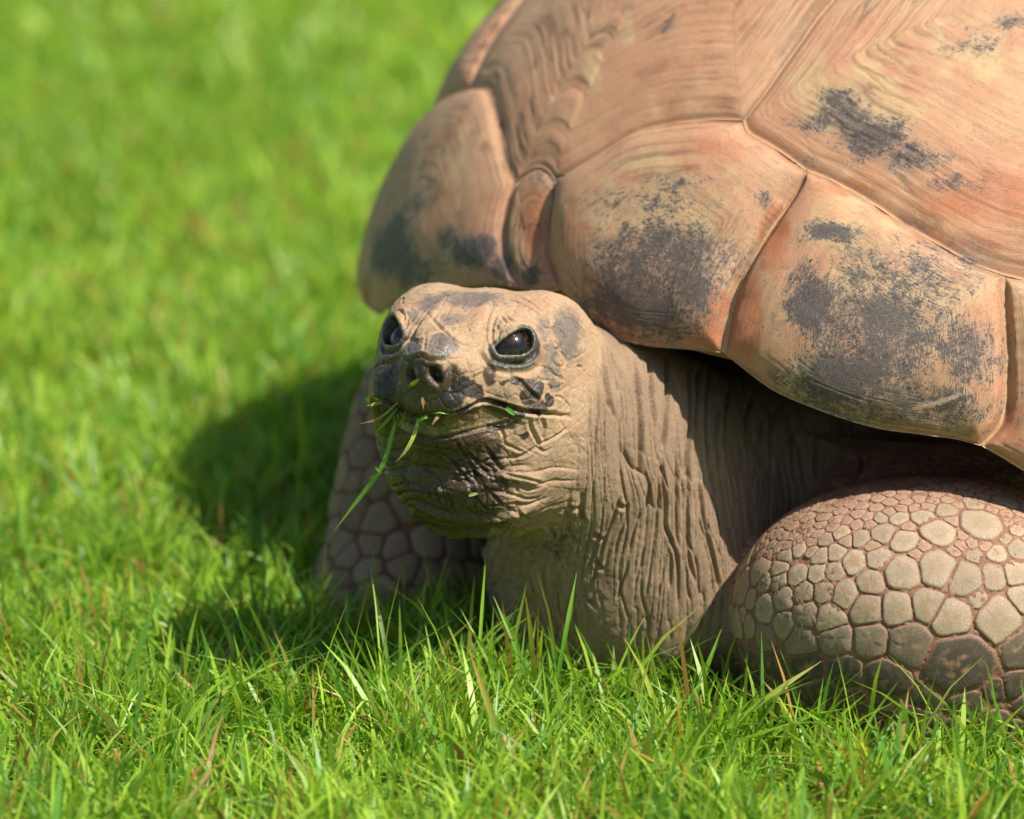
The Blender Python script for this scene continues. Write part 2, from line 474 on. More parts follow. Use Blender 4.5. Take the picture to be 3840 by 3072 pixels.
# folds of the neck
NECK = [K4(L) for L in (
    [(1530, -200), (1540, 0), (1560, 180), (1555, 330), (1600, 450), (1640, 560), (1655, 750), (1645, 1000)],
    [(1500, -100), (1510, 130), (1490, 300), (1470, 480), (1440, 700), (1410, 880)],
    [(1640, -300), (1640, 0), (1640, 200), (1645, 400), (1650, 520)],
    [(1720, -200), (1730, 0), (1725, 150), (1730, 400), (1740, 600), (1800, 800)],
    [(1800, -100), (1830, 200), (1870, 380), (1910, 560), (1950, 750), (1960, 900)],
    [(2000, -100), (2040, 200), (2090, 400), (2110, 560)], [(1900, -200), (1910, 100), (1950, 300), (2000, 520)],
    [(2150, -100), (2180, 100), (2200, 260)],
    [(1450, 0), (1440, 120), (1420, 250)], [(1380, 230), (1330, 370), (1310, 450), (1290, 530)],
    [(1280, 580), (1270, 670), (1230, 770), (1200, 900)], [(1400, 500), (1370, 640), (1330, 780)],
    [(1240, 100), (1180, 270), (1120, 420), (1090, 520), (1080, 640)], [(1300, 130), (1260, 300), (1210, 440), (1180, 560)],
    [(1060, 420), (1020, 560), (980, 680)], [(1060, 580), (1040, 680), (1020, 760)], [(1560, 560), (1540, 700), (1500, 850)],
    [(1600, 520), (1600, 640), (1590, 800)], [(1720, 620), (1720, 760), (1740, 900)], [(960, 760), (970, 860), (1040, 950)])]
for i, L in enumerate(NECK):
    stroke(L, (1.3 if i in (0, 2, 3, 4) else 1.0) * mm, (3.4 if i in (0, 2, 3, 4) else 1.9) * mm, lip=.2)
for L in ([(2500, 1330), (2500, 1500), (2480, 1700)], [(2580, 1350), (2590, 1550), (2570, 1780)], [(2660, 1380), (2650, 1560), (2660, 1750), (2690, 1850)],
          [(2740, 1420), (2720, 1600), (2740, 1780), (2770, 1880)], [(2820, 1460), (2800, 1640), (2820, 1800)], [(2900, 1520), (2890, 1680), (2900, 1800)],
          [(2980, 1570), (2970, 1700), (2980, 1800)], [(3070, 1620), (3060, 1780)], [(2430, 1330), (2440, 1480), (2450, 1600)], [(2370, 1330), (2390, 1480), (2400, 1640), (2390, 1800)],
          [(3240, 1700), (3230, 1760), (3200, 1800)], [(2620, 1360), (2615, 1500), (2610, 1620)], [(2700, 1500), (2690, 1640), (2700, 1760)], [(2860, 1540), (2850, 1700), (2870, 1830)]):
    stroke(L, 1.8 * mm, 4.4 * mm, lip=.2)
for L in ([(960, 90), (940, 160), (940, 260), (970, 330)], [(840, 210), (930, 215)], [(700, 340), (750, 440)], [(850, 310), (850, 400), (900, 470)], [(1210, 185), (1270, 215)],
          [(1030, 400), (1100, 450)], [(700, 540), (780, 460), (850, 400)], [(760, 520), (740, 600), (720, 660)], [(620, 480), (720, 540), (760, 600)], [(1060, 600), (1070, 640), (1100, 660)]):
    stroke(K4(L), 1.7 * mm, 2.8 * mm, lip=.3)

# eyes: opening, rolled lids
EYE = K2([(395, 795), (480, 715), (600, 612), (740, 548), (850, 558), (905, 645), (905, 750), (870, 830), (760, 880), (600, 885), (450, 875)])
E3 = np.array([hit(*q) for q in catmull(EYE + EYE[:1], 6)[:-1]])
EYES = []
CARVE = np.zeros(nv); LIDS = np.zeros(nv)
for mir in (False, True):
    E = np.array([np.array(bvh.find_nearest(Vector(m))[0]) for m in mirror_head(E3) - HF * .005]) if mir else E3
    c = E.mean(0)
    near = np.linalg.norm(BV - c, axis=1)
    n = BN[near < .014].mean(0); n /= np.linalg.norm(n)
    ux = np.cross([0, 0, 1.0], n); ux /= np.linalg.norm(ux); uy = np.cross(n, ux)
    ix = np.nonzero(near < .036)[0]
    q = np.stack([(BV[ix] - c) @ ux, (BV[ix] - c) @ uy], 1); pe = np.stack([(E - c) @ ux, (E - c) @ uy], 1)
    d = np.full(len(ix), 9.0); inside = np.zeros(len(ix), bool)
    for i in range(len(pe)):
        a, b = pe[i], pe[(i + 1) % len(pe)]
        ab = b - a
        t = np.clip(((q - a) @ ab) / (ab @ ab + 1e-14), 0, 1)
        d = np.minimum(d, np.linalg.norm(q - a - t[:, None] * ab, axis=1))
        cr = ((a[1] > q[:, 1]) != (b[1] > q[:, 1])) & (q[:, 0] < (b[0] - a[0]) * (q[:, 1] - a[1]) / (b[1] - a[1] + 1e-14) + a[0])
        inside ^= cr
    sd = np.where(inside, -d, d)
    PUSH[ix] -= n * (3.5 * mm * np.exp(-((q[:, 0] / .017) ** 2 + ((q[:, 1] + .004) / .015) ** 2)))[:, None]
    PUSH[ix] += n * (3.0 * mm * np.exp(-((q[:, 0] + .004) / .014) ** 2 - ((q[:, 1] - .019) / .008) ** 2))[:, None]
    low = sstep(.004, -.006, q[:, 1] + .0)                         # lower lids roll double
    an = np.degrees(np.arctan2(q[:, 1], q[:, 0] * (-1 if mir else 1)))
    lidw = np.interp(an, [-180, -150, -90, -30, 20, 70, 100, 140, 180], [4, 9, 10, 8.5, 4.5, 2.4, 1.0, .8, 4]) * mm
    nzl = (fbm(BV[ix] * 160, 3, 95) - .5) * 3 * mm
    hgt = 1.3 * mm * np.exp(-((sd - 2.0 * mm) / (1.7 * mm)) ** 2)
    hgt -= (1.7 * low + .3) * mm * np.exp(-((sd - 5.2 * mm) / (1.2 * mm)) ** 2)
    hgt += 1.5 * low * mm * np.exp(-((sd - 8.4 * mm) / (2.0 * mm)) ** 2)
    hgt -= 1.3 * low * mm * np.exp(-((sd - 12.0 * mm) / (1.8 * mm)) ** 2)
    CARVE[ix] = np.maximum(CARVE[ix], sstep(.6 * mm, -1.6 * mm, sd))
    PUSH[ix] += n * (hgt - 7 * mm * sstep(.5 * mm, -1.8 * mm, sd))[:, None]
    LIDS[ix] = np.maximum(LIDS[ix], sstep(lidw + 1.5 * mm, lidw - .8 * mm, sd + nzl))
    EYES.append((c, n, ux, uy))
# scaled skin above the eye
for L in ([(410, 350), (350, 450), (340, 600), (350, 720), (390, 780)], [(510, 340), (540, 410), (620, 450), (740, 430)], [(440, 400), (480, 440), (510, 480)],
          [(380, 510), (430, 560), (450, 600)], [(440, 600), (500, 560), (560, 490), (640, 455), (740, 440), (860, 465), (930, 490)], [(410, 680), (440, 610), (510, 480), (580, 460)]):
    stroke(K2(L), 1.1 * mm, 1.5 * mm, mirror=True)

# ------------------------------------------------------------------ broad masks on the skin
def group_sd(i0, i1):
    return np.min([_ell(BV, *(p[0], p[1], p[3])) for p in _prims[i0:i1]], 0)
hq = (BV - HO) @ HB.T
NP = len(_prims)
sd_leg = group_sd(NP - 6, NP - 2); sd_leg2 = group_sd(NP - 2, NP); sd_neck = group_sd(18, NP - 6); sd_head = group_sd(0, 18)
m_leg = sstep(.012, -.002, sd_leg - np.minimum(sd_neck, sd_head)) * sstep(.03, .01, sd_leg)
m_leg2 = sstep(.01, -.002, sd_leg2 - np.minimum(sd_neck, sd_head))
m_head = sstep(.012, -.012, sd_head - sd_neck) * (1 - m_leg) * (1 - m_leg2)
m_throat = m_head * sstep(-.045, -.065, hq[:, 2])
m_skull = m_head * (1 - m_throat)
m_neck = (1 - m_head) * (1 - m_leg) * (1 - m_leg2)
# fine folds, pebbling and tubercles as real relief
warp = np.stack([vnoise(BV * 22 + 3, 40) - .5, vnoise(BV * 22 + 9, 41) - .5, vnoise(BV * 22 + 31, 42) - .5], 1)
lat = BV @ np.array([.97, .22, 0])
q = np.stack([lat * 150 + warp[:, 0] * 2.2, np.full(nv, .5), BV[:, 2] * 6 + warp[:, 1] * .8], 1)
rd = 1 - np.abs(vnoise(q, 50) * 2 - 1); nF = fbm(BV * 25, 2, 55)
q2 = np.stack([lat * 310 + warp[:, 1] * 3, np.full(nv, .3), BV[:, 2] * 12 + warp[:, 0] * 1.5], 1)
rd2 = 1 - np.abs(vnoise(q2, 51) * 2 - 1)
front0 = sstep(.055, .01, BV[:, 0])
DISP -= m_neck * (1 - .6 * front0) * (2.3 * mm * rd ** 18 * (.3 + 1.4 * nF) + 1.4 * mm * rd2 ** 12) - m_neck * (1 - front0) * (fbm(np.stack([lat * 45, lat * 0, BV[:, 2] * 10], 1), 2, 56) - .5) * 3 * mm
def wor(mask, Q, sd):
    ix = np.nonzero(mask > .01)[0]; e = np.full(nv, .5)
    a, b, _ = worley(Q[ix], sd); e[ix] = b - a
    return e
e1 = wor(m_throat, np.stack([BV[:, 0] * 95, BV[:, 1] * 95, BV[:, 2] * 150], 1) + warp * 1.5, 5)
edge_t = sstep(.22, .0, e1)
DISP -= m_throat * .35 * mm * edge_t
e9 = wor(m_skull, BV * 85 + warp * 1.2, 19)
DISP -= m_skull * .55 * mm * sstep(.10, .0, e9)
q3 = np.stack([lat * 26 + warp[:, 0] * 2, np.full(nv, .7), BV[:, 2] * 150 + lat * 24 + warp[:, 1] * 4], 1)
q4 = np.stack([(BV[:, 2] - lat) * 18, np.full(nv, .2), (BV[:, 2] + lat * 1.1) * 120 + warp[:, 2] * 4], 1)
rt_ = (1 - np.abs(vnoise(q3, 52) * 2 - 1)) ** 5; ru_ = (1 - np.abs(vnoise(q4, 53) * 2 - 1)) ** 6
DISP -= m_throat * mm * (1.9 * rt_ + 1.5 * ru_ * sstep(.4, .55, nF))
front = m_neck * sstep(.11, .04, BV[:, 2]) * sstep(.075, .02, BV[:, 0])
front = np.maximum(front, m_neck * sstep(.06, .03, BV[:, 0]))
e3 = wor(front, BV * np.array([105, 105, 80]) + warp * 3, 8)
DISP += front * (3.0 * mm * (sstep(.0, .4, e3) - .6))
e5 = wor(m_leg + m_leg2, BV * 190 + warp, 11)
DISP += (m_leg + m_leg2) * .9 * mm * (sstep(0, .4, e5) - .5)
e7 = wor(m_leg, BV * 380, 12)
DISP += m_leg * .45 * mm * (sstep(0, .5, e7) - .5)
DISP += (fbm(BV * 60, 3, 60) - .5) * 1.6 * mm
DISP += (fbm(BV * 330, 2, 61) - .5) * .5 * mm
BV2 = BV + BN * DISP[:, None] + PUSH
BM.vertices.foreach_set('co', BV2.astype(np.float32).ravel()); BM.update()
#@@SHELL
# ------------------------------------------------------------------ materials of the animal
def spot_warp(Q):
    return Q + .010 * np.stack([fbm(Q * 95 + o, 2, 900 + o) - .5 for o in (1, 2, 3)], 1)

def spots_on(Q, lst, hitf):
    """soft elliptical patches placed on the animal where the photograph shows pigment, and on the throat shade too"""
    f = np.zeros(len(Q))
    for px, py, rx, ry, st in lst:
        h = hitf(px, py)
        if h is None:
            continue
        d = Q - h; u = d @ RT / (rx / 5486); v = d @ UPV / (ry / 5486); wv = d @ FW / (2.2 * max(rx, ry) / 5486)
        f = np.maximum(f, st * np.exp(-(u * u + v * v + wv * wv) ** 1.5 * .7))
    return f

m = N('tortoise shell horn')
gp = m.n('NewGeometry').outputs['Position']
col = m.attr('Col'); dk = m.attr('Dk', 'Fac')
rs = m.n('Mapping', {'Vector': m.attr('RS', 'Vector'), 'Scale': (64.0, 3.4, 1.0)}).outputs[0]
rs2 = m.n('Mapping', {'Vector': m.attr('RS', 'Vector'), 'Scale': (34.0, 2.3, 1.0)}).outputs[0]
n1 = m.noise(gp, 1000, 4, .65); n2 = m.noise(gp, 170, 5, .65, .8); n3 = m.noise(gp, 360, 6, .72, 1.4)
sk1 = m.noise(rs, 1.0, 5, .68, .3); sk2 = m.noise(rs2, 1.0, 3, .6, .6)
fine = m.math('ADD', m.math('MULTIPLY', n1, .45), m.math('MULTIPLY', sk1, .55))
cc = m.mix(m.ramp(fine, .34, .66), m.mix(1.0, col, (.82, .79, .77, 1), 'MULTIPLY'), m.mix(1.0, col, (1.10, 1.09, 1.07, 1), 'MULTIPLY'))
cc = m.mix(m.math('MULTIPLY', m.ramp(m.math('ADD', m.math('MULTIPLY', n2, .85), m.math('MULTIPLY', sk2, .15)), .54, .68), .5), cc, c4(lin(206, 176, 132)))
crk = m.math('MULTIPLY', m.ramp(m.math('ABSOLUTE', m.math('SUBTRACT', sk2, .47)), .012, .0), m.ramp(n2, .50, .62))
cc = m.mix(m.math('MULTIPLY', crk, .6), cc, c4(lin(112, 66, 46)))
v = m.math('ADD', dk, m.math('ADD', m.math('MULTIPLY', m.math('SUBTRACT', n2, .5), 1.3), m.math('ADD', m.math('MULTIPLY', m.math('SUBTRACT', n3, .5), 1.9), m.math('MULTIPLY', m.math('SUBTRACT', sk1, .5), 2.4))))
cc = m.mix(m.math('MULTIPLY', m.ramp(v, .15, .5), .45), cc, c4(lin(124, 118, 112)))
cc = m.mix(m.math('MULTIPLY', m.ramp(v, .40, .66), .86), cc, c4(lin(54, 56, 64)))
scr = m.math('MULTIPLY', m.ramp(m.math('ABSOLUTE', m.math('SUBTRACT', n3, .5)), .018, .0), m.ramp(dk, .15, .5))
cc = m.mix(m.math('MULTIPLY', scr, .55), cc, c4(lin(206, 176, 134)))
m.set(m.b.inputs['Base Color'], cc)
m.set(m.b.inputs['Roughness'], m.math('ADD', .42, m.math('MULTIPLY', n1, .3)))
m.b.inputs['Specular IOR Level'].default_value = .32
hh = m.math('ADD', m.math('MULTIPLY', n3, .35), m.math('ADD', m.math('MULTIPLY', n1, .25), m.math('MULTIPLY', sk1, .7)))
hh = m.math('SUBTRACT', hh, m.math('MULTIPLY', crk, .8))
m.set(m.b.inputs['Normal'], m.bump(hh, .75, .0012))
M_SHELL = m.m

m = N('tortoise skin')
gp = m.n('NewGeometry').outputs['Position']
col = m.attr('Col'); wet = m.attr('Wet', 'Fac')
n1 = m.noise(gp, 1100, 4, .65)
n2 = m.noise(gp, 260, 5, .65)
n4 = m.noise(gp, 75, 4, .6)
msk = m.n('SeparateColor', {0: m.attr('Msk')})
edge = m.math('ADD', m.math('MULTIPLY', m.math('SUBTRACT', n2, .5), .9), m.math('MULTIPLY', m.math('SUBTRACT', n1, .5), .5))
cc = m.mix(m.math('MULTIPLY', m.ramp(n4, .42, .66), .35), col, m.mix(1.0, col, (1.22, 1.2, 1.18, 1), 'MULTIPLY'))
slate = m.ramp(m.math('ADD', msk.outputs[2], edge), .34, .72)
cc = m.mix(m.math('MULTIPLY', slate, .72), cc, c4(lin(92, 93, 94)))
brn = m.ramp(m.math('ADD', msk.outputs[0], m.math('MULTIPLY', edge, .8)), .22, .44)
cc = m.mix(m.math('MULTIPLY', brn, .93), cc, m.mix(m.ramp(n2, .42, .66), c4(lin(44, 32, 22)), c4(lin(86, 60, 35))))  # dark wet brown, deepened to stand in for shade on the throat
blk = m.ramp(m.math('ADD', msk.outputs[1], edge), .42, .56)
cc = m.mix(m.math('MULTIPLY', blk, .92), cc, c4(lin(40, 36, 36)))
cc = m.mix(m.ramp(n1, .3, .72), m.mix(1.0, cc, (.66, .63, .60, 1), 'MULTIPLY'), m.mix(1.0, cc, (1.18, 1.16, 1.13, 1), 'MULTIPLY'))
wet = m.math('MAXIMUM', wet, m.math('MULTIPLY', m.math('MAXIMUM', brn, m.math('MULTIPLY', blk, .6)), .85))
vor = m.n('TexVoronoi', {'Vector': gp, 'Scale': 900.0}, feature='DISTANCE_TO_EDGE').outputs[0]
pores = m.math('MULTIPLY', m.ramp(m.noise(gp, 1300, 2, .5), .56, .66), m.ramp(n2, .42, .58))
cc = m.mix(m.math('MULTIPLY', pores, .6), cc, c4(lin(58, 46, 38)))
m.set(m.b.inputs['Base Color'], cc)
m.set(m.b.inputs['Roughness'], m.math('SUBTRACT', m.math('ADD', .70, m.math('MULTIPLY', n2, .1)), m.math('MULTIPLY', wet, m.math('ADD', .30, m.math('MULTIPLY', n1, .4)))))
m.set(m.b.inputs['Specular IOR Level'], m.math('ADD', .2, m.math('MULTIPLY', wet, .5)))
fv = m.n('Mapping', {'Vector': gp, 'Scale': (1.0, .35, .13)}).outputs[0]
fn = m.noise(fv, 620, 4, .6, .3)
ridge = m.math('MULTIPLY', m.ramp(m.math('ABSOLUTE', m.math('SUBTRACT', fn, .5)), .0, .07), m.math('MULTIPLY', m.attr('Neck', 'Fac'), 1.3))
hh = m.math('ADD', m.math('ADD', ridge, m.math('MULTIPLY', m.ramp(vor, 0, .2), .45)), m.math('ADD', m.math('MULTIPLY', n1, .22), m.math('MULTIPLY', n2, .5)))
m.set(m.b.inputs['Normal'], m.bump(hh, .4, .0009))
M_SKIN = m.m

# ------------------------------------------------------------------ the shell
DX, DY, DHd, DLA, DLB, DZ, DH, DN = .4181, .5478, .6334, .5834, .5292, .1309, .4813, 1.7793
DO = np.array([DX, DY, DZ])
df = np.array([-math.sin(DHd), -math.cos(DHd), 0]); dl = np.array([math.cos(DHd), -math.sin(DHd), 0])
def dome_g(Q):
    d = Q - DO; a = d @ df; b = d @ dl
    return (((a / DLA) ** 2 + (b / DLB) ** 2) ** (DN / 2) + np.abs(d[..., 2] / DH) ** DN) ** (1 / DN)
def dome_proj(Q):
    return DO + (Q - DO) / dome_g(Q)[..., None]
def dome_n(Q, e=1e-4):
    g = np.stack([dome_g(Q + np.eye(3)[i] * e) - dome_g(Q - np.eye(3)[i] * e) for i in range(3)], -1)
    return g / np.linalg.norm(g, axis=-1, keepdims=True)
_tt = np.linspace(2.5, 4.6, 2100)
def dome_hit(px, py):
    d = raydir(px, py); Q = CAM + _tt[:, None] * d; g = dome_g(Q) - 1
    i = int(np.argmax(g < 0)) if g.min() < 0 else int(g.argmin())
    if i > 0 and g[i] < 0:
        t = _tt[i - 1] + (_tt[i] - _tt[i - 1]) * g[i - 1] / (g[i - 1] - g[i]); return CAM + t * d
    return dome_proj(Q[i:i + 1])[0]
TH = .855                                       # heading of the animal
tf = np.array([-math.sin(TH), -math.cos(TH), 0]); tl = np.array([math.cos(TH), -math.sin(TH), 0])
def plan(a, b):                                 # a forward, b to the animal's left, on top of the dome
    Q = DO + a * tf + b * tl; d = Q - DO; r = math.sqrt((d @ df / DLA) ** 2 + (d @ dl / DLB) ** 2)
    return np.array([Q[0], Q[1], DZ + DH * max(0, 1 - r ** DN) ** (1 / DN)])
def rim(th, z):                                 # th degrees from the heading towards the animal's left
    t = math.radians(th); d = tf * math.cos(t) + tl * math.sin(t)
    r1 = math.sqrt((d @ df / DLA) ** 2 + (d @ dl / DLB) ** 2)
    k = (1 - abs((z - DZ) / DH) ** DN) ** (1 / DN)
    Q = DO + d * k / r1; return np.array([Q[0], Q[1], z])
def pxs(L):
    return np.array([dome_hit(*q) for q in catmull(L, 14)])
def ln3(*pts):
    return dome_proj(catmull(np.array(pts), .012))
JOIN = lambda *L: np.vstack([L[0]] + [x[1:] for x in L[1:]])
sA_V = pxs([(1760, 332), (1800, 326), (1836, 335), (1868, 434), (1893, 542), (1912, 625), (1938, 682)])
sN_l = pxs([(1938, 682), (1912, 765), (1893, 861), (1899, 957), (1931, 1033), (1963, 1085)])
sN_t = pxs([(1938, 682), (1970, 648), (2021, 626), (2059, 644), (2080, 680)])
sN_r = pxs([(2080, 680), (2082, 733), (2070, 797), (2065, 893), (2075, 988), (2103, 1085)])
sM1t = pxs([(2080, 680), (2135, 648), (2257, 574), (2384, 497), (2512, 465), (2600, 455), (2691, 449), (2787, 453)])
sC_M1 = pxs([(2787, 453), (2806, 497), (2883, 542), (2946, 584), (3020, 638)])
sM12 = pxs([(3020, 638), (3010, 676), (2946, 778), (2883, 867), (2819, 976), (2768, 1084), (2742, 1178), (2713, 1323)])
sC_M2 = pxs([(3020, 638), (3100, 670), (3233, 740), (3361, 823), (3520, 918), (3648, 989), (3763, 1033)])
sM23 = pxs([(3763, 1033), (3771, 1178), (3775, 1340), (3767, 1511), (3745, 1600), (3681, 1673)])
sV_C = pxs([(2787, 453), (2851, 370), (2946, 236), (3042, 96), (3119, 0), (3260, -170), (3400, -330)])
rN = pxs([(1963, 1085), (2030, 1100), (2103, 1085)])
rM1 = pxs([(2103, 1085), (2137, 1131), (2208, 1202), (2315, 1268), (2422, 1297), (2565, 1310), (2713, 1323)])
rM2 = pxs([(2713, 1323), (2853, 1434), (2939, 1485), (3109, 1553), (3280, 1605), (3451, 1630), (3579, 1647), (3681, 1673)])
pA0 = sA_V[0]; J8 = plan(.20, .115); J8R = plan(.20, -.24); J10 = plan(.10, .17); J10R = plan(.10, -.22)
sV_C = JOIN(sV_C, ln3(sV_C[-1], J8))
J6, J7 = sM23[0], sM23[-1]
rM3 = JOIN(pxs([(3681, 1673), (3741, 1707), (3840, 1767)]), np.array([rim(t, .181 - .03 * k) for t, k in ((46, .3), (50, .7), (56, 1))]))
top3 = JOIN(pxs([(3763, 1033), (3840, 1052), (4000, 1105)]), ln3(pxs([(4000, 1105), (4010, 1108)])[-1], rim(58, .29)))
A_l = ln3(rim(-50, .305), rim(-44, .26), rim(-36, .198))
A_rim = JOIN(np.array([rim(t, z) for t, z in ((-36, .198), (-29, .203), (-25, .204), (-21, .207))]), pxs([(1420, 1185), (1500, 1130), (1700, 1085), (1860, 1072), (1963, 1085)]))
sA_C = ln3(pA0, rim(-50, .305))

shell_parts = []
def scute(bnd, rims, center, bulge, rimb, N_=220, M_=90, rings=70, amp=.0005, wave=None, seed=0):
    """bnd: closed list of seam curves; rims: which of them are the free lower edge; center: areola"""
    segs = []; flag = []; wv = []
    for i, c in enumerate(bnd):
        segs.append(c[:-1]); flag += [i in rims] * (len(c) - 1); wv += [wave is not None and i == wave] * (len(c) - 1)
    B = np.vstack(segs); flag = np.array(flag, float); wv = np.array(wv, float)
    L = np.linalg.norm(np.roll(B, -1, 0) - B, axis=1); cum = np.concatenate([[0], np.cumsum(L)]); u = np.linspace(0, cum[-1], N_, endpoint=False)
    Bc = np.vstack([B, B[:1]])
    Bp = np.stack([np.interp(u, cum, Bc[:, k]) for k in range(3)], 1)
    fl = np.interp(u, cum, np.append(flag, flag[0])); wf = np.interp(u, cum, np.append(wv, wv[0]))
    rimpts = Bp[fl > .5]
    t = np.linspace(0, 1, M_ + 1)[1:] ** .9
    Q = center + t[:, None, None] * (Bp - center)[None]
    Q = dome_proj(Q)
    Q = np.vstack([dome_proj(center[None]), Q.reshape(-1, 3)])
    T = np.concatenate([[0], np.repeat(t, N_)])
    R = np.linalg.norm(Bp - center, axis=1)
    D = np.concatenate([[R.mean()], ((1 - t)[:, None] * R[None]).ravel()])
    WF = np.concatenate([[0], np.tile(wf, M_)])
    S_ = np.concatenate([[0], np.tile(u, M_)])
    nrm = dome_n(Q)
    ds = 0
    for c in np.array_split(np.arange(N_), 12):
        dk = np.full(len(Q), 9.0)
        for r in Bp[c][::3]:
            dk = np.minimum(dk, ((Q - r) ** 2).sum(1))
        ds = ds + 1 / (np.sqrt(dk) + 1e-5) ** 2
    ds = 1 / np.sqrt(ds); x_ = np.clip(ds / ds.max(), 0, 1)
    x_ = x_ * sstep(0, .009, D)
    h = bulge * (1 - (1 - x_) ** 1.4)
    if len(rimpts) and rimb:
        dr = np.min([np.linalg.norm(Q - r, axis=1) for r in rimpts[::3]], 0)
        s_ = np.clip(dr / .06, 0, 1); h = h + rimb * np.sqrt(np.clip(1 - (1 - s_) ** 2, 0, 1)) * (1 - (1 - x_) ** 2.2)
    h = h - .0012 * np.exp(-(D / .0035) ** 2) + .0009 * np.exp(-(D / .0013) ** 2)
    wob = fbm(Q * 14, 2, 70 + seed) * 1.2 + fbm(Q * 110, 2, 90 + seed) * .5 + fbm(Q * 420, 2, 94 + seed) * .5
    rho = T * rings + wob
    act = sstep(.12, .4, T)
    r1 = vnoise(np.stack([rho, S_ * 4, np.full(len(T), seed * 3.1)], 1), 5)
    r2 = vnoise(np.stack([rho * .3, S_ * 3, np.full(len(T), seed * 1.7)], 1), 6)
    r3 = 1 - np.abs(vnoise(np.stack([rho * .55, S_ * 10, np.full(len(T), seed * .7)], 1), 8) * 2 - 1)
    brk = sstep(.42, .62, fbm(Q * 22, 3, 120 + seed))
    h = h + act * (amp * (r1 - .5) * 1.6 + amp * 1.0 * (r2 - .5) - amp * 2.0 * brk * r3 ** 6)
    wavy = np.exp(-((1 - T) * 0)) * WF
    h = h + wavy * act * .0022 * (vnoise(np.stack([rho * .28, S_ * 2, np.full(len(T), 4.)], 1), 7) - .5)
    h = h + .0022 * (fbm(Q * 30, 3, 200 + seed) - .5)
    V = Q + nrm * h[:, None]
    loops = []; sizes = []
    i = np.arange(N_); j = (i + 1) % N_
    loops.append(np.stack([np.zeros(N_, int), 1 + i, 1 + j], 1).ravel()); sizes.append(np.full(N_, 3))
    for k in range(M_ - 1):
        a = 1 + k * N_
        loops.append(np.stack([a + i, a + N_ + i, a + N_ + j, a + j], 1).ravel()); sizes.append(np.full(N_, 4))
    me = new_mesh('scute', V, np.concatenate(loops), np.concatenate(sizes))
    add_color(me, np.stack([S_, rho, np.full(len(T), seed * 1.0)], 1), 'RS')
    return me, V, T, D, r1, brk * r3 ** 6 * act

C_PINK, C_TAN, C_OCH, C_DARK, C_ORG, C_GREY = lin(199, 146, 111), lin(202, 160, 122), lin(207, 175, 128), lin(62, 64, 72), lin(186, 110, 72), lin(132, 126, 120)
DARK = [(2480, 980, 260, 150, .75), (2400, 1140, 250, 110, .85), (2330, 1080, 140, 120, .7), (2600, 1060, 120, 120, .8), (2870, 760, 50, 60, .6), (2430, 760, 240, 60, .42), (2540, 690, 160, 45, .38), (2480, 1230, 160, 60, .6),
        (3120, 880, 110, 40, .8), (3045, 1150, 90, 150, .95), (3300, 1250, 280, 200, .68), (3150, 1420, 190, 120, .9), (3480, 1520, 260, 90, .72), (3620, 1330, 120, 130, .8), (3350, 1030, 260, 110, .45), (3480, 1060, 160, 60, .5), (3220, 1000, 120, 90, .5),
        (3150, 370, 90, 40, .65), (3270, 520, 120, 80, .85), (3060, 470, 130, 40, .45), (3600, 700, 130, 40, .4), (3790, 90, 70, 40, .6), (3420, 600, 110, 45, .5), (3180, 440, 90, 60, .7), (3400, 560, 60, 40, .6), (3650, 160, 120, 60, .35), (3010, 620, 60, 30, .3),
        (1510, 880, 90, 80, .85), (1490, 960, 130, 90, .95), (1790, 950, 100, 70, .9), (1620, 740, 60, 60, .45), (1425, 960, 40, 110, .7), (1560, 1020, 140, 60, .7), (1880, 1000, 40, 60, .8), (1560, 800, 60, 90, .5), (1700, 900, 60, 60, .5),
        (2510, 100, 26, 40, .62), (1985, 1035, 28, 55, .85), (2030, 655, 34, 14, .6), (2100, 700, 22, 26, .75), (2830, 560, 30, 16, .7), (2105, 660, 14, 10, 1.0)]
OCHRE = [(2500, 780, 330, 160, .8), (2480, 620, 260, 60, .6), (3200, 950, 200, 260, .7), (3450, 1150, 300, 180, .6), (3250, 380, 220, 200, .7), (3050, 330, 80, 150, .7), (3700, 200, 220, 160, .6), (1700, 620, 120, 150, .6), (1560, 700, 80, 200, .5),
         (2350, 100, 30, 130, .8), (2230, 260, 40, 120, .7), (2150, 480, 60, 120, .55), (2440, 390, 60, 60, .6), (3000, 1400, 50, 120, .9), (3700, 1500, 70, 150, .5), (3300, 250, 120, 60, .6)]
ORANGE = [(2690, 1200, 50, 130, .9), (2640, 1250, 80, 60, .8), (2800, 1200, 70, 200, .8), (2900, 900, 60, 160, .8), (3000, 1300, 60, 120, .5), (3600, 900, 300, 60, .5), (3700, 750, 300, 120, .6), (3200, 700, 200, 40, .5), (2000, 850, 60, 160, .7), (1850, 980, 90, 120, .5), (2150, 860, 60, 160, .5), (3780, 1600, 60, 100, .7), (2700, 560, 160, 60, .5), (1380, 1100, 30, 90, .8), (2150, 900, 90, 130, .5)]
def S3(V):
    return (V @ np.array([.7, -.5, .4])) * 60

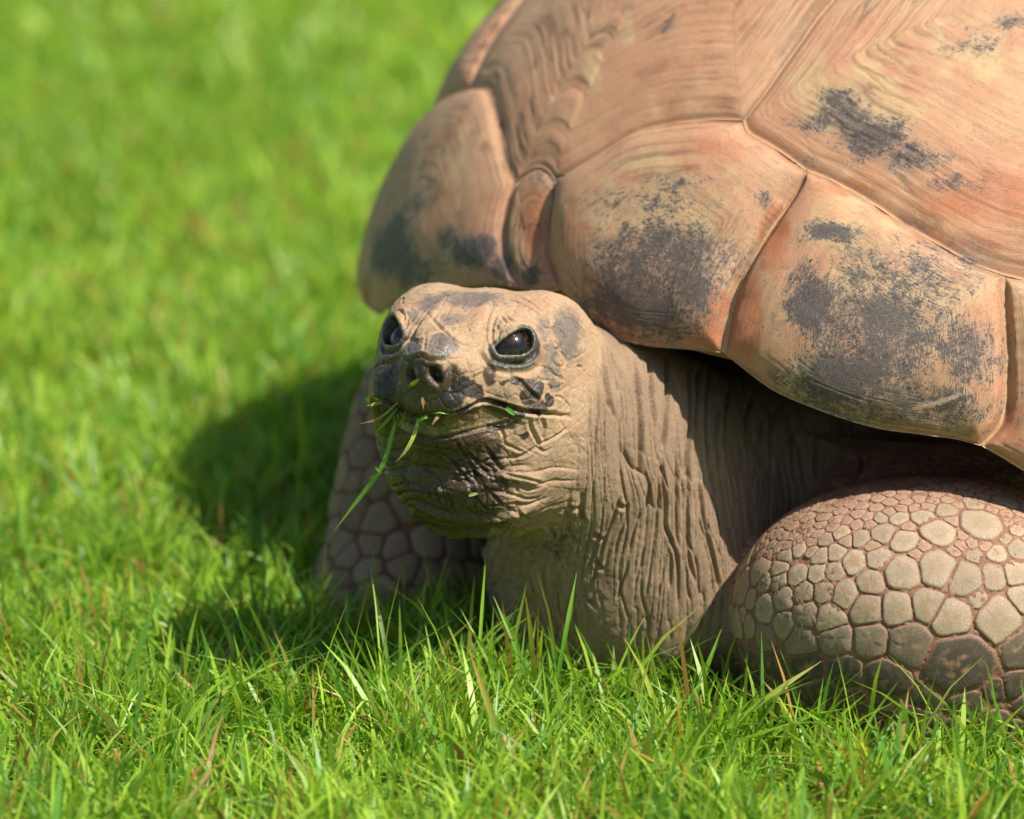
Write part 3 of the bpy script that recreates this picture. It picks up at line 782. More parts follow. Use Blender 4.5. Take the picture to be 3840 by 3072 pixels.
def paint_scute(me, V, T, D, r1, crack, visible, seed, dirt=.5):
    n = len(V)
    a = fbm(V * 14, 4, 300 + seed); b = fbm(V * 60 + 4, 4, 310); c = fbm(V * np.array([300, 300, 300]), 3, 320); g = fbm(V * 130, 4, 330)
    col = C_PINK + (C_TAN - C_PINK) * sstep(.35, .7, a * .6 + b * .4)[:, None]
    def lay(col, f, C):
        return col + (C - col) * np.clip(f, 0, 1)[:, None]
    if visible:
        W_ = spot_warp(V); oc = spots_on(W_, OCHRE, dome_hit); og = spots_on(W_, ORANGE, dome_hit); dk = spots_on(W_, DARK, dome_hit)
        pl = spots_on(V + (W_ - V) * .4, [(3440 + 20 * k, 1534 - 7 * k, 34, 6 + 3 * math.sin(k), .55 + .3 * math.sin(k * .35)) for k in range(13)], dome_hit)
        dk = dk * (1 - pl) - sstep(.2, .6, pl) * .45
    else:
        oc = sstep(.5, .7, a) * .6; og = sstep(.55, .75, b) * .4; dk = sstep(.55, .75, fbm(V * 16 + 9, 3, 340)) * .8
    col = lay(col, sstep(.3, .75, oc + (b - .5) * 1.0) * .75, C_OCH)
    col = lay(col, sstep(.2, .7, og + (b - .5) * .6) * .8, C_ORG)
    add_float(me, dk * 1.2 + (b - .5) * .8 * sstep(.02, .2, dk) - .03 - .25 * (dk < .02), 'Dk')
    col = lay(col, sstep(.16, .04, D / .05) * sstep(.5, .62, b) * .4, C_GREY)
    if visible:
        col = lay(col, sstep(.2, .7, pl) * .75, lin(196, 204, 200))
    col = lay(col, np.exp(-(D / .0036) ** 2) * .6, lin(132, 80, 56))
    col = lay(col, np.exp(-(D / .0016) ** 2), lin(226, 176, 130))
    col = col * (1 - .07 * sstep(.55, .8, r1) * sstep(.1, .4, T))[:, None] * (1 - .45 * crack)[:, None]
    add_color(me, col)

tort = bpy.data.objects.new('tortoise', None); COL.objects.link(tort)
tort['label'] = 'giant tortoise with scuffed tan domed shell resting on the lawn, grass in its mouth'
tort['category'] = 'tortoise'

# horny base under the plates, turned under at the rim, and the belly plate
V = []; nth, nz = 160, 26
rz = lambda th: np.interp(th, [-180, -90, -60, -29, -21, -12, 2, 14, 24, 33, 39, 46, 56, 90, 180], [.17, .15, .165, .203, .206, .24, .262, .245, .235, .21, .197, .182, .151, .15, .17])
ths = np.linspace(-180, 180, nth, endpoint=False)
for k in range(nz + 1):
    for th in ths:
        z = rz(th) + .004; b0 = rim(th, z)
        if k == 0:
            ax = DO + np.array([0, 0, 0]); q = b0 * 1.0; dirc = (DO - b0) * np.array([1, 1, 0]); dirc /= np.linalg.norm(dirc)
            V.append(b0 + dirc * .085 + np.array([0, 0, .006]))
        elif k == 1:
            V.append(dome_proj(b0[None])[0] + (DO - b0) * .012)
        else:
            t = (k - 1) / (nz - 1); top = DO + np.array([0, 0, DH])
            e0 = math.atan2(b0[2] - DZ, np.linalg.norm((b0 - DO)[:2])); el = e0 + (math.pi / 2 - e0) * t
            hd = (b0 - DO) * np.array([1, 1, 0]); hd /= np.linalg.norm(hd)
            q = DO + hd * math.cos(el) + np.array([0, 0, math.sin(el)])
            V.append(DO + (q - DO) / dome_g(q[None])[0] * .988)
V = np.array(V); lp = []
for k in range(nz):
    i = np.arange(nth); j = (i + 1) % nth
    lp.append(np.stack([k * nth + i, k * nth + j, (k + 1) * nth + j, (k + 1) * nth + i], 1))
lp = np.vstack(lp)
me = new_mesh('shell', V, lp.ravel(), np.full(len(lp), 4))
add_color(me, np.tile(lin(150, 104, 76), (len(V), 1))); add_float(me, np.full(len(V), -1.), 'Dk')
shell = obj('shell', me, M_SHELL, tort)
me = bpy.data.meshes.new('plastron'); bb = bmesh.new()
for z0_, sc_ in ((.10, .60), (.085, .72), (.15, .80), (.165, .82)):
    pass
rings_ = []
for z_, k_ in ((.16, .86), (.11, .74), (.085, .62), (.08, .0)):
    rings_.append([bb.verts.new(Vector(DO * np.array([1, 1, 0]) + (tf * math.cos(t) * .58 + tl * math.sin(t) * .50) * k_ + tf * (-.07) + np.array([0, 0, z_]))) for t in np.linspace(0, 2 * math.pi, 64, endpoint=False)] if k_ else [bb.verts.new(Vector(DO * np.array([1, 1, 0]) - tf * .07 + np.array([0, 0, z_])))])
for k in range(2):
    for i in range(64):
        bb.faces.new((rings_[k][i], rings_[k][(i + 1) % 64], rings_[k + 1][(i + 1) % 64], rings_[k + 1][i]))
for i in range(64):
    bb.faces.new((rings_[2][i], rings_[2][(i + 1) % 64], rings_[3][0]))
bb.to_mesh(me); bb.free()
add_color(me, np.tile(lin(120, 96, 70), (len(me.vertices), 1))); add_float(me, np.full(len(me.vertices), -1.), 'Dk')
obj('plastron', me, M_SHELL, tort)

rev = lambda c: c[::-1]
def make_scute(bnd, rims, center, bulge, rimb, visible=True, label=None, seed=0, **kw):
    if not visible:
        kw.setdefault('N_', 90); kw.setdefault('M_', 28)
    r = scute(bnd, rims, center, bulge, rimb, seed=seed, **kw)
    paint_scute(*r, visible, seed)
    o = obj('scute', r[0], M_SHELL, shell)
    if label:
        o['label'] = label
    return o
mean = lambda *c: dome_proj(np.vstack(c).mean(0)[None])[0]
# front plates, as the photograph shows them
make_scute([sN_t, sN_r, rev(rN), rev(sN_l)], [2], dome_hit(2010, 960), .002, .001, seed=1, N_=200, M_=60, rings=22, amp=.0002, label='narrow reddish plate above the neck')
make_scute([sM1t, sC_M1, sM12, rev(rM1), rev(sN_r)], [3], dome_hit(2430, 1120), .005, .011, seed=2, N_=420, M_=150, rings=40, amp=.0001)
make_scute([sC_M2, sM23, rev(rM2), rev(sM12)], [2], dome_hit(3280, 1370), .005, .011, seed=3, N_=460, M_=160, rings=46, amp=.0001)
make_scute([sA_V, sN_l, rev(A_rim), rev(A_l), rev(sA_C)], [2], dome_hit(1560, 960), .003, .007, seed=4, N_=300, M_=110, rings=40, amp=.0001)
V1top = ln3(J8, plan(.20, -.03), J8R)
V1l = ln3(J8R, plan(.31, -.262), pA0)
make_scute([sV_C, V1top, V1l, sA_V, sN_t, sM1t], [], plan(.262, -.055), .006, 0, seed=5, N_=480, M_=180, rings=92, amp=.00042, wave=4)
C1r = ln3(top3[-1], plan(.26, .36), J10)
C1t = ln3(J10, J8)
make_scute([sC_M1, sC_M2, top3, C1r, C1t, rev(sV_C)], [], plan(.262, .235), .007, 0, seed=6, N_=480, M_=180, rings=92, amp=.00042)
M3r = ln3(top3[-1], rim(57, .22), rim(56, .151))
make_scute([top3, M3r, rev(rM3), rev(sM23)], [2], rim(48, .215), .004, .009, seed=7, N_=240, M_=80, rings=30, amp=.0003)
# plates on the sides and back
def side(sgn, th, zt, zr, first_top, first_seam, first_rim):
    ptop, seam = first_top, first_seam
    for i in range(len(th) - 1):
        a, b = th[i], th[i + 1]
        top = np.array([rim(t, zt[i] + (zt[i + 1] - zt[i]) * k) for t, k in zip(np.linspace(a, b, 8), np.linspace(0, 1, 8))])
        rm = np.array([rim(t, zr[i] + (zr[i + 1] - zr[i]) * k) for t, k in zip(np.linspace(a, b, 8), np.linspace(0, 1, 8))])
        if i == 0:
            top[0] = first_top; rm[0] = first_rim
        end = ln3(top[-1], (rim(b, (zt[i + 1] + zr[i + 1]) / 2)), rm[-1])
        make_scute([top, end, rev(rm), rev(seam)], [2], rim((a + b) / 2, (zt[i] + zr[i]) / 2), .014 if sgn > 0 else .003, .012 if sgn > 0 else .003, visible=False, seed=20 + i + (30 if sgn < 0 else 0), rings=24, amp=.0003)
        seam = end
side(1, [57, 75, 94, 113, 132, 150, 166, 180], [.29, .28, .275, .275, .28, .29, .30, .30], [.151, .15, .15, .15, .15, .15, .16, .17], top3[-1], M3r, rM3[-1])
side(-1, [-46, -58, -70, -88, -107, -126, -145, -163, -180], [.305, .30, .29, .28, .275, .28, .29, .30, .30], [.198, .18, .16, .15, .15, .15, .15, .16, .17], A_l[0], A_l, A_l[-1])
def topring(a, b, za, zb):
    return np.array([rim(t, za + (zb - za) * k) for t, k in zip(np.linspace(a, b, 14), np.linspace(0, 1, 14))])
def costal(sg, a0, a1, t0, t1, z0_, z1_, p0, p1, sd_):
    lo_ = topring(t0, t1, z0_, z1_)
    make_scute([lo_, ln3(lo_[-1], (lo_[-1] + p1) / 2, p1), ln3(p1, p0), ln3(p0, (lo_[0] + p0) / 2, lo_[0])], [], mean(lo_, p0[None], p1[None], p0[None], p1[None]), .014, 0, visible=False, seed=sd_, rings=40, amp=.0005)
VL = [plan(.10, .17), plan(-.10, .17), plan(-.28, .15), plan(-.40, .10)]
VR = [plan(.10, -.22), plan(-.10, -.20), plan(-.28, -.17), plan(-.40, -.12)]
cl_t = [57, 98, 135, 168]; cr_t = [-72, -108, -140, -168]
lo_ = topring(-50, -72, .305, .29)
make_scute([lo_, ln3(lo_[-1], plan(.12, -.38), VR[0]), ln3(VR[0], J8R), V1l, sA_C], [], plan(.22, -.33), .014, 0, visible=False, seed=60, N_=160, M_=50, rings=50, amp=.0005)
for k in range(3):
    costal(1, 0, 0, cl_t[k], cl_t[k + 1], .29, .285, VL[k], VL[k + 1], 61 + k)
    costal(-1, 0, 0, cr_t[k], cr_t[k + 1], .29, .285, VR[k], VR[k + 1], 65 + k)
pv = [(rev(V1top), C1t, ln3(VR[0], J8R))]
make_scute([V1top, ln3(J8R, VR[0]), ln3(VR[0], plan(.10, 0), VL[0]), C1t], [], plan(.15, -.03), .014, 0, visible=False, seed=70, rings=40)
for k in range(3):
    make_scute([ln3(VL[k], plan([.10, -.10, -.28][k], 0), VR[k]), ln3(VR[k], VR[k + 1]), ln3(VR[k + 1], plan([-.10, -.28, -.40][k], 0), VL[k + 1]), ln3(VL[k + 1], VL[k])], [], mean(VL[k][None], VR[k][None], VL[k + 1][None], VR[k + 1][None]), .016, 0, visible=False, seed=71 + k, rings=40)
make_scute([ln3(VL[3], plan(-.40, 0), VR[3]), ln3(VR[3], rim(-168, .285)), JOIN(topring(-168, -180, .285, .30), topring(180, 168, .30, .285)), ln3(rim(168, .285), VL[3])], [], rim(180, .40), .012, 0, visible=False, seed=75, rings=40)
#@@SKIN
# ------------------------------------------------------------------ skin colour of the body
def lay(col, f, C):
    return col + (C - col) * np.clip(f, 0, 1)[:, None]
nA = fbm(BV * 20, 3, 400); nB = fbm(BV * 90, 4, 401); nC = fbm(BV * 420, 2, 402)
sk = np.tile(lin(160, 136, 108), (nv, 1))
sk = lay(sk, m_neck * .6 * sstep(.35, .7, nA), lin(136, 113, 90))
sk = lay(sk, m_head * .9, lin(182, 153, 121))
sk = lay(sk, m_skull * sstep(.5, .7, nB) * .5, lin(182, 138, 106))
sk = lay(sk, m_throat * .7, lin(160, 135, 107))
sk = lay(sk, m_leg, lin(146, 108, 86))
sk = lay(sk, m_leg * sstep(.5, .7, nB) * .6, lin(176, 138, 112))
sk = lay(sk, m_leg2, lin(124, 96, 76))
hit_n = lambda px, py: hit(px, py)
SLATE = [(1540, 1310, 42, 48, 1.0), (1655, 1300, 50, 52, 1.0), (1780, 1125, 120, 46, .95), (1620, 1140, 66, 66, .9), (1690, 1110, 60, 40, .7), (1700, 1205, 50, 40, .7), (2130, 1250, 60, 120, .85), (2070, 1340, 40, 60, .7), (2060, 1395, 34, 40, .75), (2080, 1445, 30, 25, .8), (1870, 1500, 70, 40, .6), (1840, 1440, 60, 40, .5), (2040, 1230, 34, 60, .65), (1560, 1190, 40, 60, .65), (2160, 1330, 40, 60, .55)]
BLACK = [(2062, 1503, 26, 22, 1.0), (2020, 1462, 22, 26, .9), (1765, 1462, 55, 34, 1.0), (1700, 1500, 60, 40, .9), (1735, 1425, 30, 26, .6), (1395, 1330, 24, 80, .9), (1440, 1440, 45, 60, .8), (1410, 1540, 40, 30, .9), (1500, 1520, 50, 40, .6), (1975, 1640, 20, 16, .7), (1860, 1690, 26, 26, .7), (1955, 1560, 24, 14, .8), (1430, 1700, 50, 70, .8)]
BROWN = [(1430, 1800, 90, 190, 1.0), (1500, 1950, 150, 90, .9), (1420, 1600, 60, 120, 1.0), (1600, 1490, 120, 70, 1.0), (1560, 1400, 90, 60, .8), (1700, 1440, 70, 60, .7), (1640, 1600, 200, 45, 1.0), (1830, 1560, 110, 40, .9), (1600, 1740, 260, 140, 1.0), (1760, 1700, 120, 80, .95), (1450, 1640, 90, 150, 1.0), (1620, 1880, 250, 110, 1.0), (1700, 1970, 240, 60, .6), (1440, 1420, 60, 110, .8), (1990, 1480, 34, 40, .8), (1950, 1430, 60, 16, .7), (1840, 1400, 26, 40, .6), (1800, 1820, 120, 60, .6), (2020, 1530, 30, 24, .8)]  # wet brown skin; the throat patches also paint in shade under the chin
hix = np.nonzero(m_head > .01)[0]; HW = spot_warp(BV[hix])
def head_spots(lst):
    f = np.zeros(nv); f[hix] = spots_on(HW, lst, hit); return f
fS = head_spots(SLATE); fB = head_spots(BLACK); fW = head_spots(BROWN)
lipm = head_spots([(1560, 1600, 70, 26, 1), (1640, 1605, 110, 24, 1), (1740, 1590, 90, 26, 1), (1840, 1560, 70, 26, .9)])
stri = vnoise(np.stack([lat * 520, BV[:, 2] * 40, BV[:, 1] * 0], 1), 77)
sk = lay(sk, m_head * sstep(.35, .7, lipm), lin(112, 96, 62)); sk = lay(sk, m_head * sstep(.35, .7, lipm) * sstep(.5, .7, stri) * .6, lin(150, 134, 96))
fW = fW * (1 - .8 * sstep(.35, .7, lipm))
sk = lay(sk, LIDS * .92, lin(74, 72, 66))
upl = head_spots([(1905, 1245, 42, 16, 1), (1870, 1230, 26, 40, .9)])
sk = lay(sk, m_head * sstep(.4, .8, upl) * .8, lin(160, 136, 108))
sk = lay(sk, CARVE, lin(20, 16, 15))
noses = head_spots([(1540, 1320, 42, 40, 1), (1660, 1325, 50, 36, 1), (1632, 1420, 40, 40, 1), (1540, 1415, 30, 40, 1)])
wetv = np.clip(LIDS * 1.2 + sstep(.3, .8, noses) * .9 + sstep(.35, .7, lipm) * .9 + CARVE, 0, 1)
nl = (1 - LIDS) * (1 - CARVE) * m_head
add_color(BM, np.stack([fW * nl, fB * nl, fS * nl], 1), 'Msk')
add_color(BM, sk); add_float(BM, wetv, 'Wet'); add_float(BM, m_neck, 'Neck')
body = obj('body', BM, M_SKIN, tort)

# ------------------------------------------------------------------ eyes
m = N('wet eye'); m.set(m.b.inputs['Base Color'], m.attr('Col')); m.b.inputs['Roughness'].default_value = .35
m.b.inputs['Coat Weight'].default_value = 1; m.b.inputs['Coat Roughness'].default_value = .02; m.b.inputs['Specular IOR Level'].default_value = .1
M_EYE = m.m
ER = .0185
for k, (c, n, ux, uy) in enumerate(EYES):
    cen = c - n * (ER + (.0016 if k == 0 else .0050))
    aim = (hit(1966, 1287) if k == 0 else c - HF * 0 + uy * -.002) - cen; aim /= np.linalg.norm(aim)
    ax = np.cross([0, 0, 1.0], aim); ax /= np.linalg.norm(ax); ay = np.cross(aim, ax)
    nu, nvv = 48, 40; V = []; 
    th = np.linspace(0, math.pi, nvv + 1); ph = np.linspace(0, 2 * math.pi, nu, endpoint=False)
    tg, pg = np.meshgrid(th, ph, indexing='ij')
    bul = 1 + .035 * np.exp(-(tg / .5) ** 2)
    V = cen + ER * bul[..., None] * (np.cos(tg)[..., None] * aim + np.sin(tg)[..., None] * (np.cos(pg)[..., None] * ax + np.sin(pg)[..., None] * ay))
    V = V.reshape(-1, 3); tt = tg.ravel(); pp = pg.ravel()
    i = np.arange(nu); j = (i + 1) % nu
    lp = np.vstack([np.stack([r * nu + i, (r + 1) * nu + i, (r + 1) * nu + j, r * nu + j], 1) for r in range(nvv)])
    me = new_mesh('eye', V, lp.ravel(), np.full(len(lp), 4))
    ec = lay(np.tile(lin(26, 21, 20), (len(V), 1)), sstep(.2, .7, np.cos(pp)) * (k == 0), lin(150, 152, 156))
    fib = vnoise(np.stack([pp * 9, tt * 3, tt * 0], 1), 3)
    ec = lay(ec, sstep(.66, .56, tt), lin(16, 11, 9)); ec = lay(ec, sstep(.8, .6, tt) * sstep(.4, .8, fib) * .6, lin(74, 46, 28))
    add_color(me, ec)
    eye = obj('eye', me, M_EYE, tort)
    if k == 0:
        eye['label'] = 'dark wet eye facing the viewer'
    # pupil, a thin cap on the cornea
    tg, pg = np.meshgrid(np.linspace(0, .22, 6), ph, indexing='ij')
    V = cen + (ER * (1 + .035 * np.exp(-(tg / .5) ** 2)) + .00015)[..., None] * (np.cos(tg)[..., None] * aim + np.sin(tg)[..., None] * (np.cos(pg)[..., None] * ax + np.sin(pg)[..., None] * ay))
    lp = np.vstack([np.stack([r * nu + i, (r + 1) * nu + i, (r + 1) * nu + j, r * nu + j], 1) for r in range(5)])
    me = new_mesh('pupil', V.reshape(-1, 3), lp.ravel(), np.full(len(lp), 4))
    add_color(me, np.tile(lin(8, 8, 14), (len(me.vertices), 1)))
    obj('pupil', me, M_EYE, eye)

# ------------------------------------------------------------------ scales on the forelegs, one mesh each
m = N('leg scale horn')
gp = m.n('NewGeometry').outputs['Position']
col = m.attr('Col'); tv = m.attr('Ring', 'Fac'); av = m.attr('Turn', 'Color')
vec = m.n('Mapping', {'Vector': av, 'Scale': (5.5, 5.5, .6)}).outputs[0]
vec = m.n('VectorMath', {0: vec, 1: m.n('VectorMath', {0: gp, 'Scale': 30.0}, operation='SCALE').outputs[0]}, operation='ADD').outputs[0]
st = m.noise(vec, 2.2, 3, .6, .4)
line = m.ramp(m.math('ABSOLUTE', m.math('SUBTRACT', st, .5)), .035, .0)
n1 = m.noise(gp, 700, 4, .65); n2 = m.noise(gp, 140, 3, .5)
c0 = m.mix(m.ramp(n1, .3, .75), m.mix(1.0, col, (.72, .70, .68, 1), 'MULTIPLY'), m.mix(1.0, col, (1.12, 1.1, 1.06, 1), 'MULTIPLY'))
c0 = m.mix(m.math('MULTIPLY', m.ramp(n2, .48, .68), m.ramp(tv, .75, .2)), c0, c4(lin(176, 136, 100)))
c0 = m.mix(m.math('MULTIPLY', m.math('MULTIPLY', line, m.ramp(tv, .35, .62)), .6), c0, m.mix(1.0, col, (1.75, 1.75, 1.75, 1), 'MULTIPLY'))
c0 = m.mix(m.ramp(m.math('ADD', tv, m.math('MULTIPLY', m.math('SUBTRACT', n1, .5), .3)), .84, .97), c0, c4(lin(146, 108, 86)))
m.set(m.b.inputs['Base Color'], c0); m.b.inputs['Roughness'].default_value = .62; m.b.inputs['Specular IOR Level'].default_value = .25
m.set(m.b.inputs['Normal'], m.bump(m.math('ADD', m.math('MULTIPLY', line, .4), n1), .4, .0009))
M_SCALE = m.m

SEED = [(1930, 510, 150, 92, .5), (1710, 560, 95, 85, .45), (1530, 600, 78, 68, .4), (1410, 565, 62, 55, .4), (1300, 590, 50, 48, .4), (1195, 555, 42, 40, .4), (1110, 590, 40, 36, .4), (1500, 480, 50, 42, .4), (1620, 470, 62, 45, .4), (1400, 480, 40, 36, .4), (1750, 440, 70, 42, .4), (2060, 390, 90, 40, .3), (1890, 410, 70, 34, .3),
    (1700, 735, 110, 105, .5), (1520, 760, 88, 100, .4), (1390, 690, 58, 64, .4), (1265, 710, 55, 62, .4), (1170, 660, 44, 46, .4), (1085, 680, 42, 42, .4), (980, 640, 44, 40, .4), (900, 680, 40, 40, .4),
    (1350, 820, 68, 62, .4), (1215, 885, 62, 72, .4), (1105, 870, 50, 52, .4), (1000, 870, 52, 50, .4), (890, 905, 54, 56, .4), (1160, 765, 46, 48, .4), (1070, 775, 46, 46, .4), (965, 785, 50, 46, .4), (870, 740, 44, 46, .4), (870, 815, 40, 40, .4), (790, 820, 36, 46, .3),
    (1850, 800, 88, 88, .4), (1995, 790, 55, 58, .4), (2120, 780, 58, 62, .4), (1645, 940, 88, 74, .4), (1490, 960, 86, 84, .4), (1330, 960, 88, 76, .4), (1140, 1015, 78, 70, .4), (1010, 985, 58, 56, .3), (900, 1040, 56, 62, .3), (795, 960, 46, 70, .2), (720, 900, 30, 56, .2), (680, 985, 26, 46, .2),
    (2020, 1010, 88, 105, .5), (1765, 1010, 104, 76, .6), (1545, 1145, 108, 112, .4), (1355, 1125, 84, 92, .4), (1170, 1112, 88, 74, .5), (985, 1132, 78, 78, .4), (797, 1112, 48, 70, .2), (712, 1050, 38, 58, .2),
    (1800, 1250, 165, 150, .2), (1430, 1320, 118, 96, .2), (1220, 1290, 92, 82, .2), (1022, 1262, 84, 80, .3), (852, 1255, 66, 72, .2), (2140, 1180, 80, 80, .2), (735, 1240, 34, 66, .1),
    (1000, 1440, 76, 70, .1), (1250, 1450, 95, 62, .1), (1640, 1430, 70, 50, .1), (1850, 1455, 80, 50, .1), (2000, 1385, 50, 50, .2), (2115, 1350, 65, 60, .1), (830, 1400, 60, 60, .1), (1430, 1470, 90, 40, .1),
    (1890, 680, 40, 30, .4), (2010, 665, 46, 40, .4), (2125, 640, 50, 55, .4), (1915, 905, 36, 36, .4), (2060, 590, 30, 26, .3), (2120, 540, 40, 40, .4)]
PTS = []; RAD = []; SCOL = []; real = []
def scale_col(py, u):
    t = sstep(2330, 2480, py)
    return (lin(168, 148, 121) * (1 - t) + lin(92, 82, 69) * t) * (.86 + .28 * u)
for x, y, rx, ry, u in SEED:
    px, py = K6([(x, y)])[0]; h = hit(px, py)
    if h is None or min(_ell(h[None], p[0], p[1], p[3])[0] for p in _prims[NP - 6:NP - 2]) > .02:
        continue
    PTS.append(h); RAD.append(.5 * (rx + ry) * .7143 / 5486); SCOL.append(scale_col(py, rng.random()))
ppx, ppy = topix(BV)
def fill(mask, rad, colf, jit=.25):
    ix = np.nonzero(mask)[0]; ix = rng.permutation(ix)
    for i in ix[:6000]:
        r = rad(i) * (1 + jit * (rng.random() - .5)); d = np.linalg.norm(np.array(PTS) - BV[i], axis=1)
        if (d < (np.array(RAD) + r) * .93).any():
            continue
        PTS.append(BV[i]); RAD.append(r); SCOL.append(colf(i))
facing = BN @ np.array([-.35, -.9, .25])
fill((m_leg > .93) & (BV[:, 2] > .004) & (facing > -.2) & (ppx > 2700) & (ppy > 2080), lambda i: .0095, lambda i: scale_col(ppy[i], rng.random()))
fill((m_leg > .93) & (facing > -.1) & (ppy <= 2080) & (ppy > 1900 - (ppx - 3000) * .15), lambda i: .0042, lambda i: lin(172, 140, 114))
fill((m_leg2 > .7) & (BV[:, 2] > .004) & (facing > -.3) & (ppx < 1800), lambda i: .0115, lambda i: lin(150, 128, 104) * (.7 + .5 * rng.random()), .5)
PTS = to_skin(np.array(PTS)); RAD = np.array(RAD); PN = sgrad(PTS)
NA = 22; HS = [(1.0, -.0008), (.955, .0005), (.80, .0009), (.4, .0010)]
ang = np.linspace(0, 2 * math.pi, NA, endpoint=False)
allp = []; allt = []; alla = []
for i in range(len(PTS)):
    n = PN[i]; ux = np.cross([0, 0, 1.0], n); ux /= np.linalg.norm(ux) + 1e-9; uy = np.cross(n, ux)
    d = PTS - PTS[i]; L = np.linalg.norm(d, axis=1); nb = np.nonzero((L > 1e-6) & (L < RAD[i] * 2.6 + RAD * 1.6))[0]
    lim = np.full(NA, RAD[i] * 1.6)
    dirs = np.cos(ang)[:, None] * ux + np.sin(ang)[:, None] * uy
    for j in nb:
        v = d[j] - n * (d[j] @ n); lv = np.linalg.norm(v)
        if lv < 1e-6:
            continue
        bd = L[j] * RAD[i] / (RAD[i] + RAD[j]); c = dirs @ (v / lv)
        lim = np.where(c > .05, np.minimum(lim, bd / np.maximum(c, .05)), lim)
    lim = np.maximum(lim - (.0002 + .005 * RAD[i]), RAD[i] * .35)
    for _ in range(1):
        lim = .9 * lim + .05 * (np.roll(lim, 1) + np.roll(lim, -1))
    lim *= 1 + .05 * (rng.random(NA) - .5)
    pts = [PTS[i] + dirs * (lim * s_)[:, None] for s_, _ in HS] + [PTS[i][None]]
    allp.append(np.vstack(pts))
PP = to_skin(np.vstack(allp), 2); PG = sgrad(PP)
per = NA * len(HS) + 1
hcol = np.concatenate([np.repeat([h for _, h in HS], NA), [.0012]]); tcol = np.concatenate([np.repeat([s_ for s_, _ in HS], NA), [0]])
ii = np.arange(NA); jj = (ii + 1) % NA
lp = [np.stack([k * NA + ii, k * NA + jj, (k + 1) * NA + jj, (k + 1) * NA + ii], 1) for k in range(len(HS) - 1)]
loops = np.concatenate([np.vstack(lp).ravel(), np.stack([(len(HS) - 1) * NA + ii, (len(HS) - 1) * NA + jj, np.full(NA, per - 1)], 1).ravel()])
sizes = np.concatenate([np.full(NA * (len(HS) - 1), 4), np.full(NA, 3)])
turn = np.zeros((per, 3)); turn[:-1, 0] = np.tile(np.cos(ang), len(HS)); turn[:-1, 1] = np.tile(np.sin(ang), len(HS)); turn[:, 2] = tcol
for i in range(len(PTS)):
    k = min(1.15, RAD[i] / .010) * (3.2 if PTS[i][0] < -.02 else 1)
    V = PP[i * per:(i + 1) * per] + PG[i * per:(i + 1) * per] * (hcol * np.where(hcol > 0, k, 1) + .0002 * rng.normal(size=per))[:, None]
    me = new_mesh('scale', V, loops, sizes)
    add_color(me, np.tile(SCOL[i], (per, 1))); add_float(me, tcol, 'Ring'); add_color(me, turn, 'Turn')
    obj('scale', me, M_SCALE, body)
print('scales', len(PTS))
#@@GRASS
# ------------------------------------------------------------------ lawn
m = N('lawn soil and moss')
gp = m.n('NewGeometry').outputs['Position']
c0 = m.mix(m.noise(gp, 22, 6, .65), c4(lin(84, 116, 32)), c4(lin(124, 158, 50)))
c0 = m.mix(m.ramp(m.noise(gp, 90, 4, .6), .55, .7), c0, c4(lin(92, 78, 48)))
m.set(m.b.inputs['Base Color'], c0); m.b.inputs['Roughness'].default_value = .9; m.b.inputs['Specular IOR Level'].default_value = .1
m.set(m.b.inputs['Normal'], m.bump(m.noise(gp, 60, 5, .6), .8, .01))
M_SOIL = m.m
gx = np.concatenate([[-60, -20, -8], np.linspace(-4, 4, 81), [8, 20, 60]]); gy = np.concatenate([[-20, -8], np.linspace(-3, 6, 91), [12, 30, 90]])
XX, YY = np.meshgrid(gx, gy, indexing='ij'); G = np.stack([XX.ravel(), YY.ravel(), np.zeros(XX.size)], 1)
G[:, 2] = -.006 + .008 * (fbm(G * 3, 3, 500) - .5)
i, j = np.meshgrid(np.arange(len(gx) - 1), np.arange(len(gy) - 1), indexing='ij'); a = (i * len(gy) + j).ravel()
me = new_mesh('ground', G, np.stack([a, a + len(gy), a + len(gy) + 1, a + 1], 1).ravel(), np.full(len(a), 4))
obj('ground', me, M_SOIL, kind='structure')

def leaf_material(name):
    m = N(name)
    col = m.attr('Col')
    m.set(m.b.inputs['Base Color'], col); m.b.inputs['Roughness'].default_value = .42; m.b.inputs['Specular IOR Level'].default_value = .45
    tr = m.n('BsdfTranslucent'); m.set(tr.inputs['Color'], m.mix(1.0, col, (1.25, 1.25, .7, 1), 'MULTIPLY'))
    mx = m.n('MixShader'); mx.inputs[0].default_value = .42
    m.t.links.new(m.b.outputs[0], mx.inputs[1]); m.t.links.new(tr.outputs[0], mx.inputs[2]); m.t.links.new(mx.outputs[0], m.out.inputs['Surface'])
    return m.m
M_GRASS = leaf_material('grass blade')

def blades(root, h, wd, az, lean, curl, face, fold=.35):
    """curved pointed strips: 4 levels, V-folded along the midrib; returns verts (n,11,3)"""
    n = len(h); lv = np.array([0, .36, .70, 1.0]); wv = np.array([.75, 1.0, .72, 0])
    d = np.stack([np.cos(az), np.sin(az)], 1); fdir = np.stack([np.cos(face), np.sin(face)], 1)
    fn = np.stack([-np.sin(face), np.cos(face)], 1)
    out = np.zeros((n, 7, 3))
    for k in range(4):
        off = h * (lean * lv[k] + curl * lv[k] ** 2.2)
        z = h * (lv[k] - .38 * (lean + curl) * lv[k] ** 2 * np.clip(lean + curl, 0, 1.4))
        c = np.concatenate([root[:, :2] + d * off[:, None], (root[:, 2] + z)[:, None]], 1)
        if k < 3:
            sd = np.concatenate([fdir * (wd * wv[k] / 2)[:, None], np.zeros((n, 1))], 1)
            out[:, 2 * k] = c - sd; out[:, 2 * k + 1] = c + sd
        else:
            out[:, 6] = c
    return out
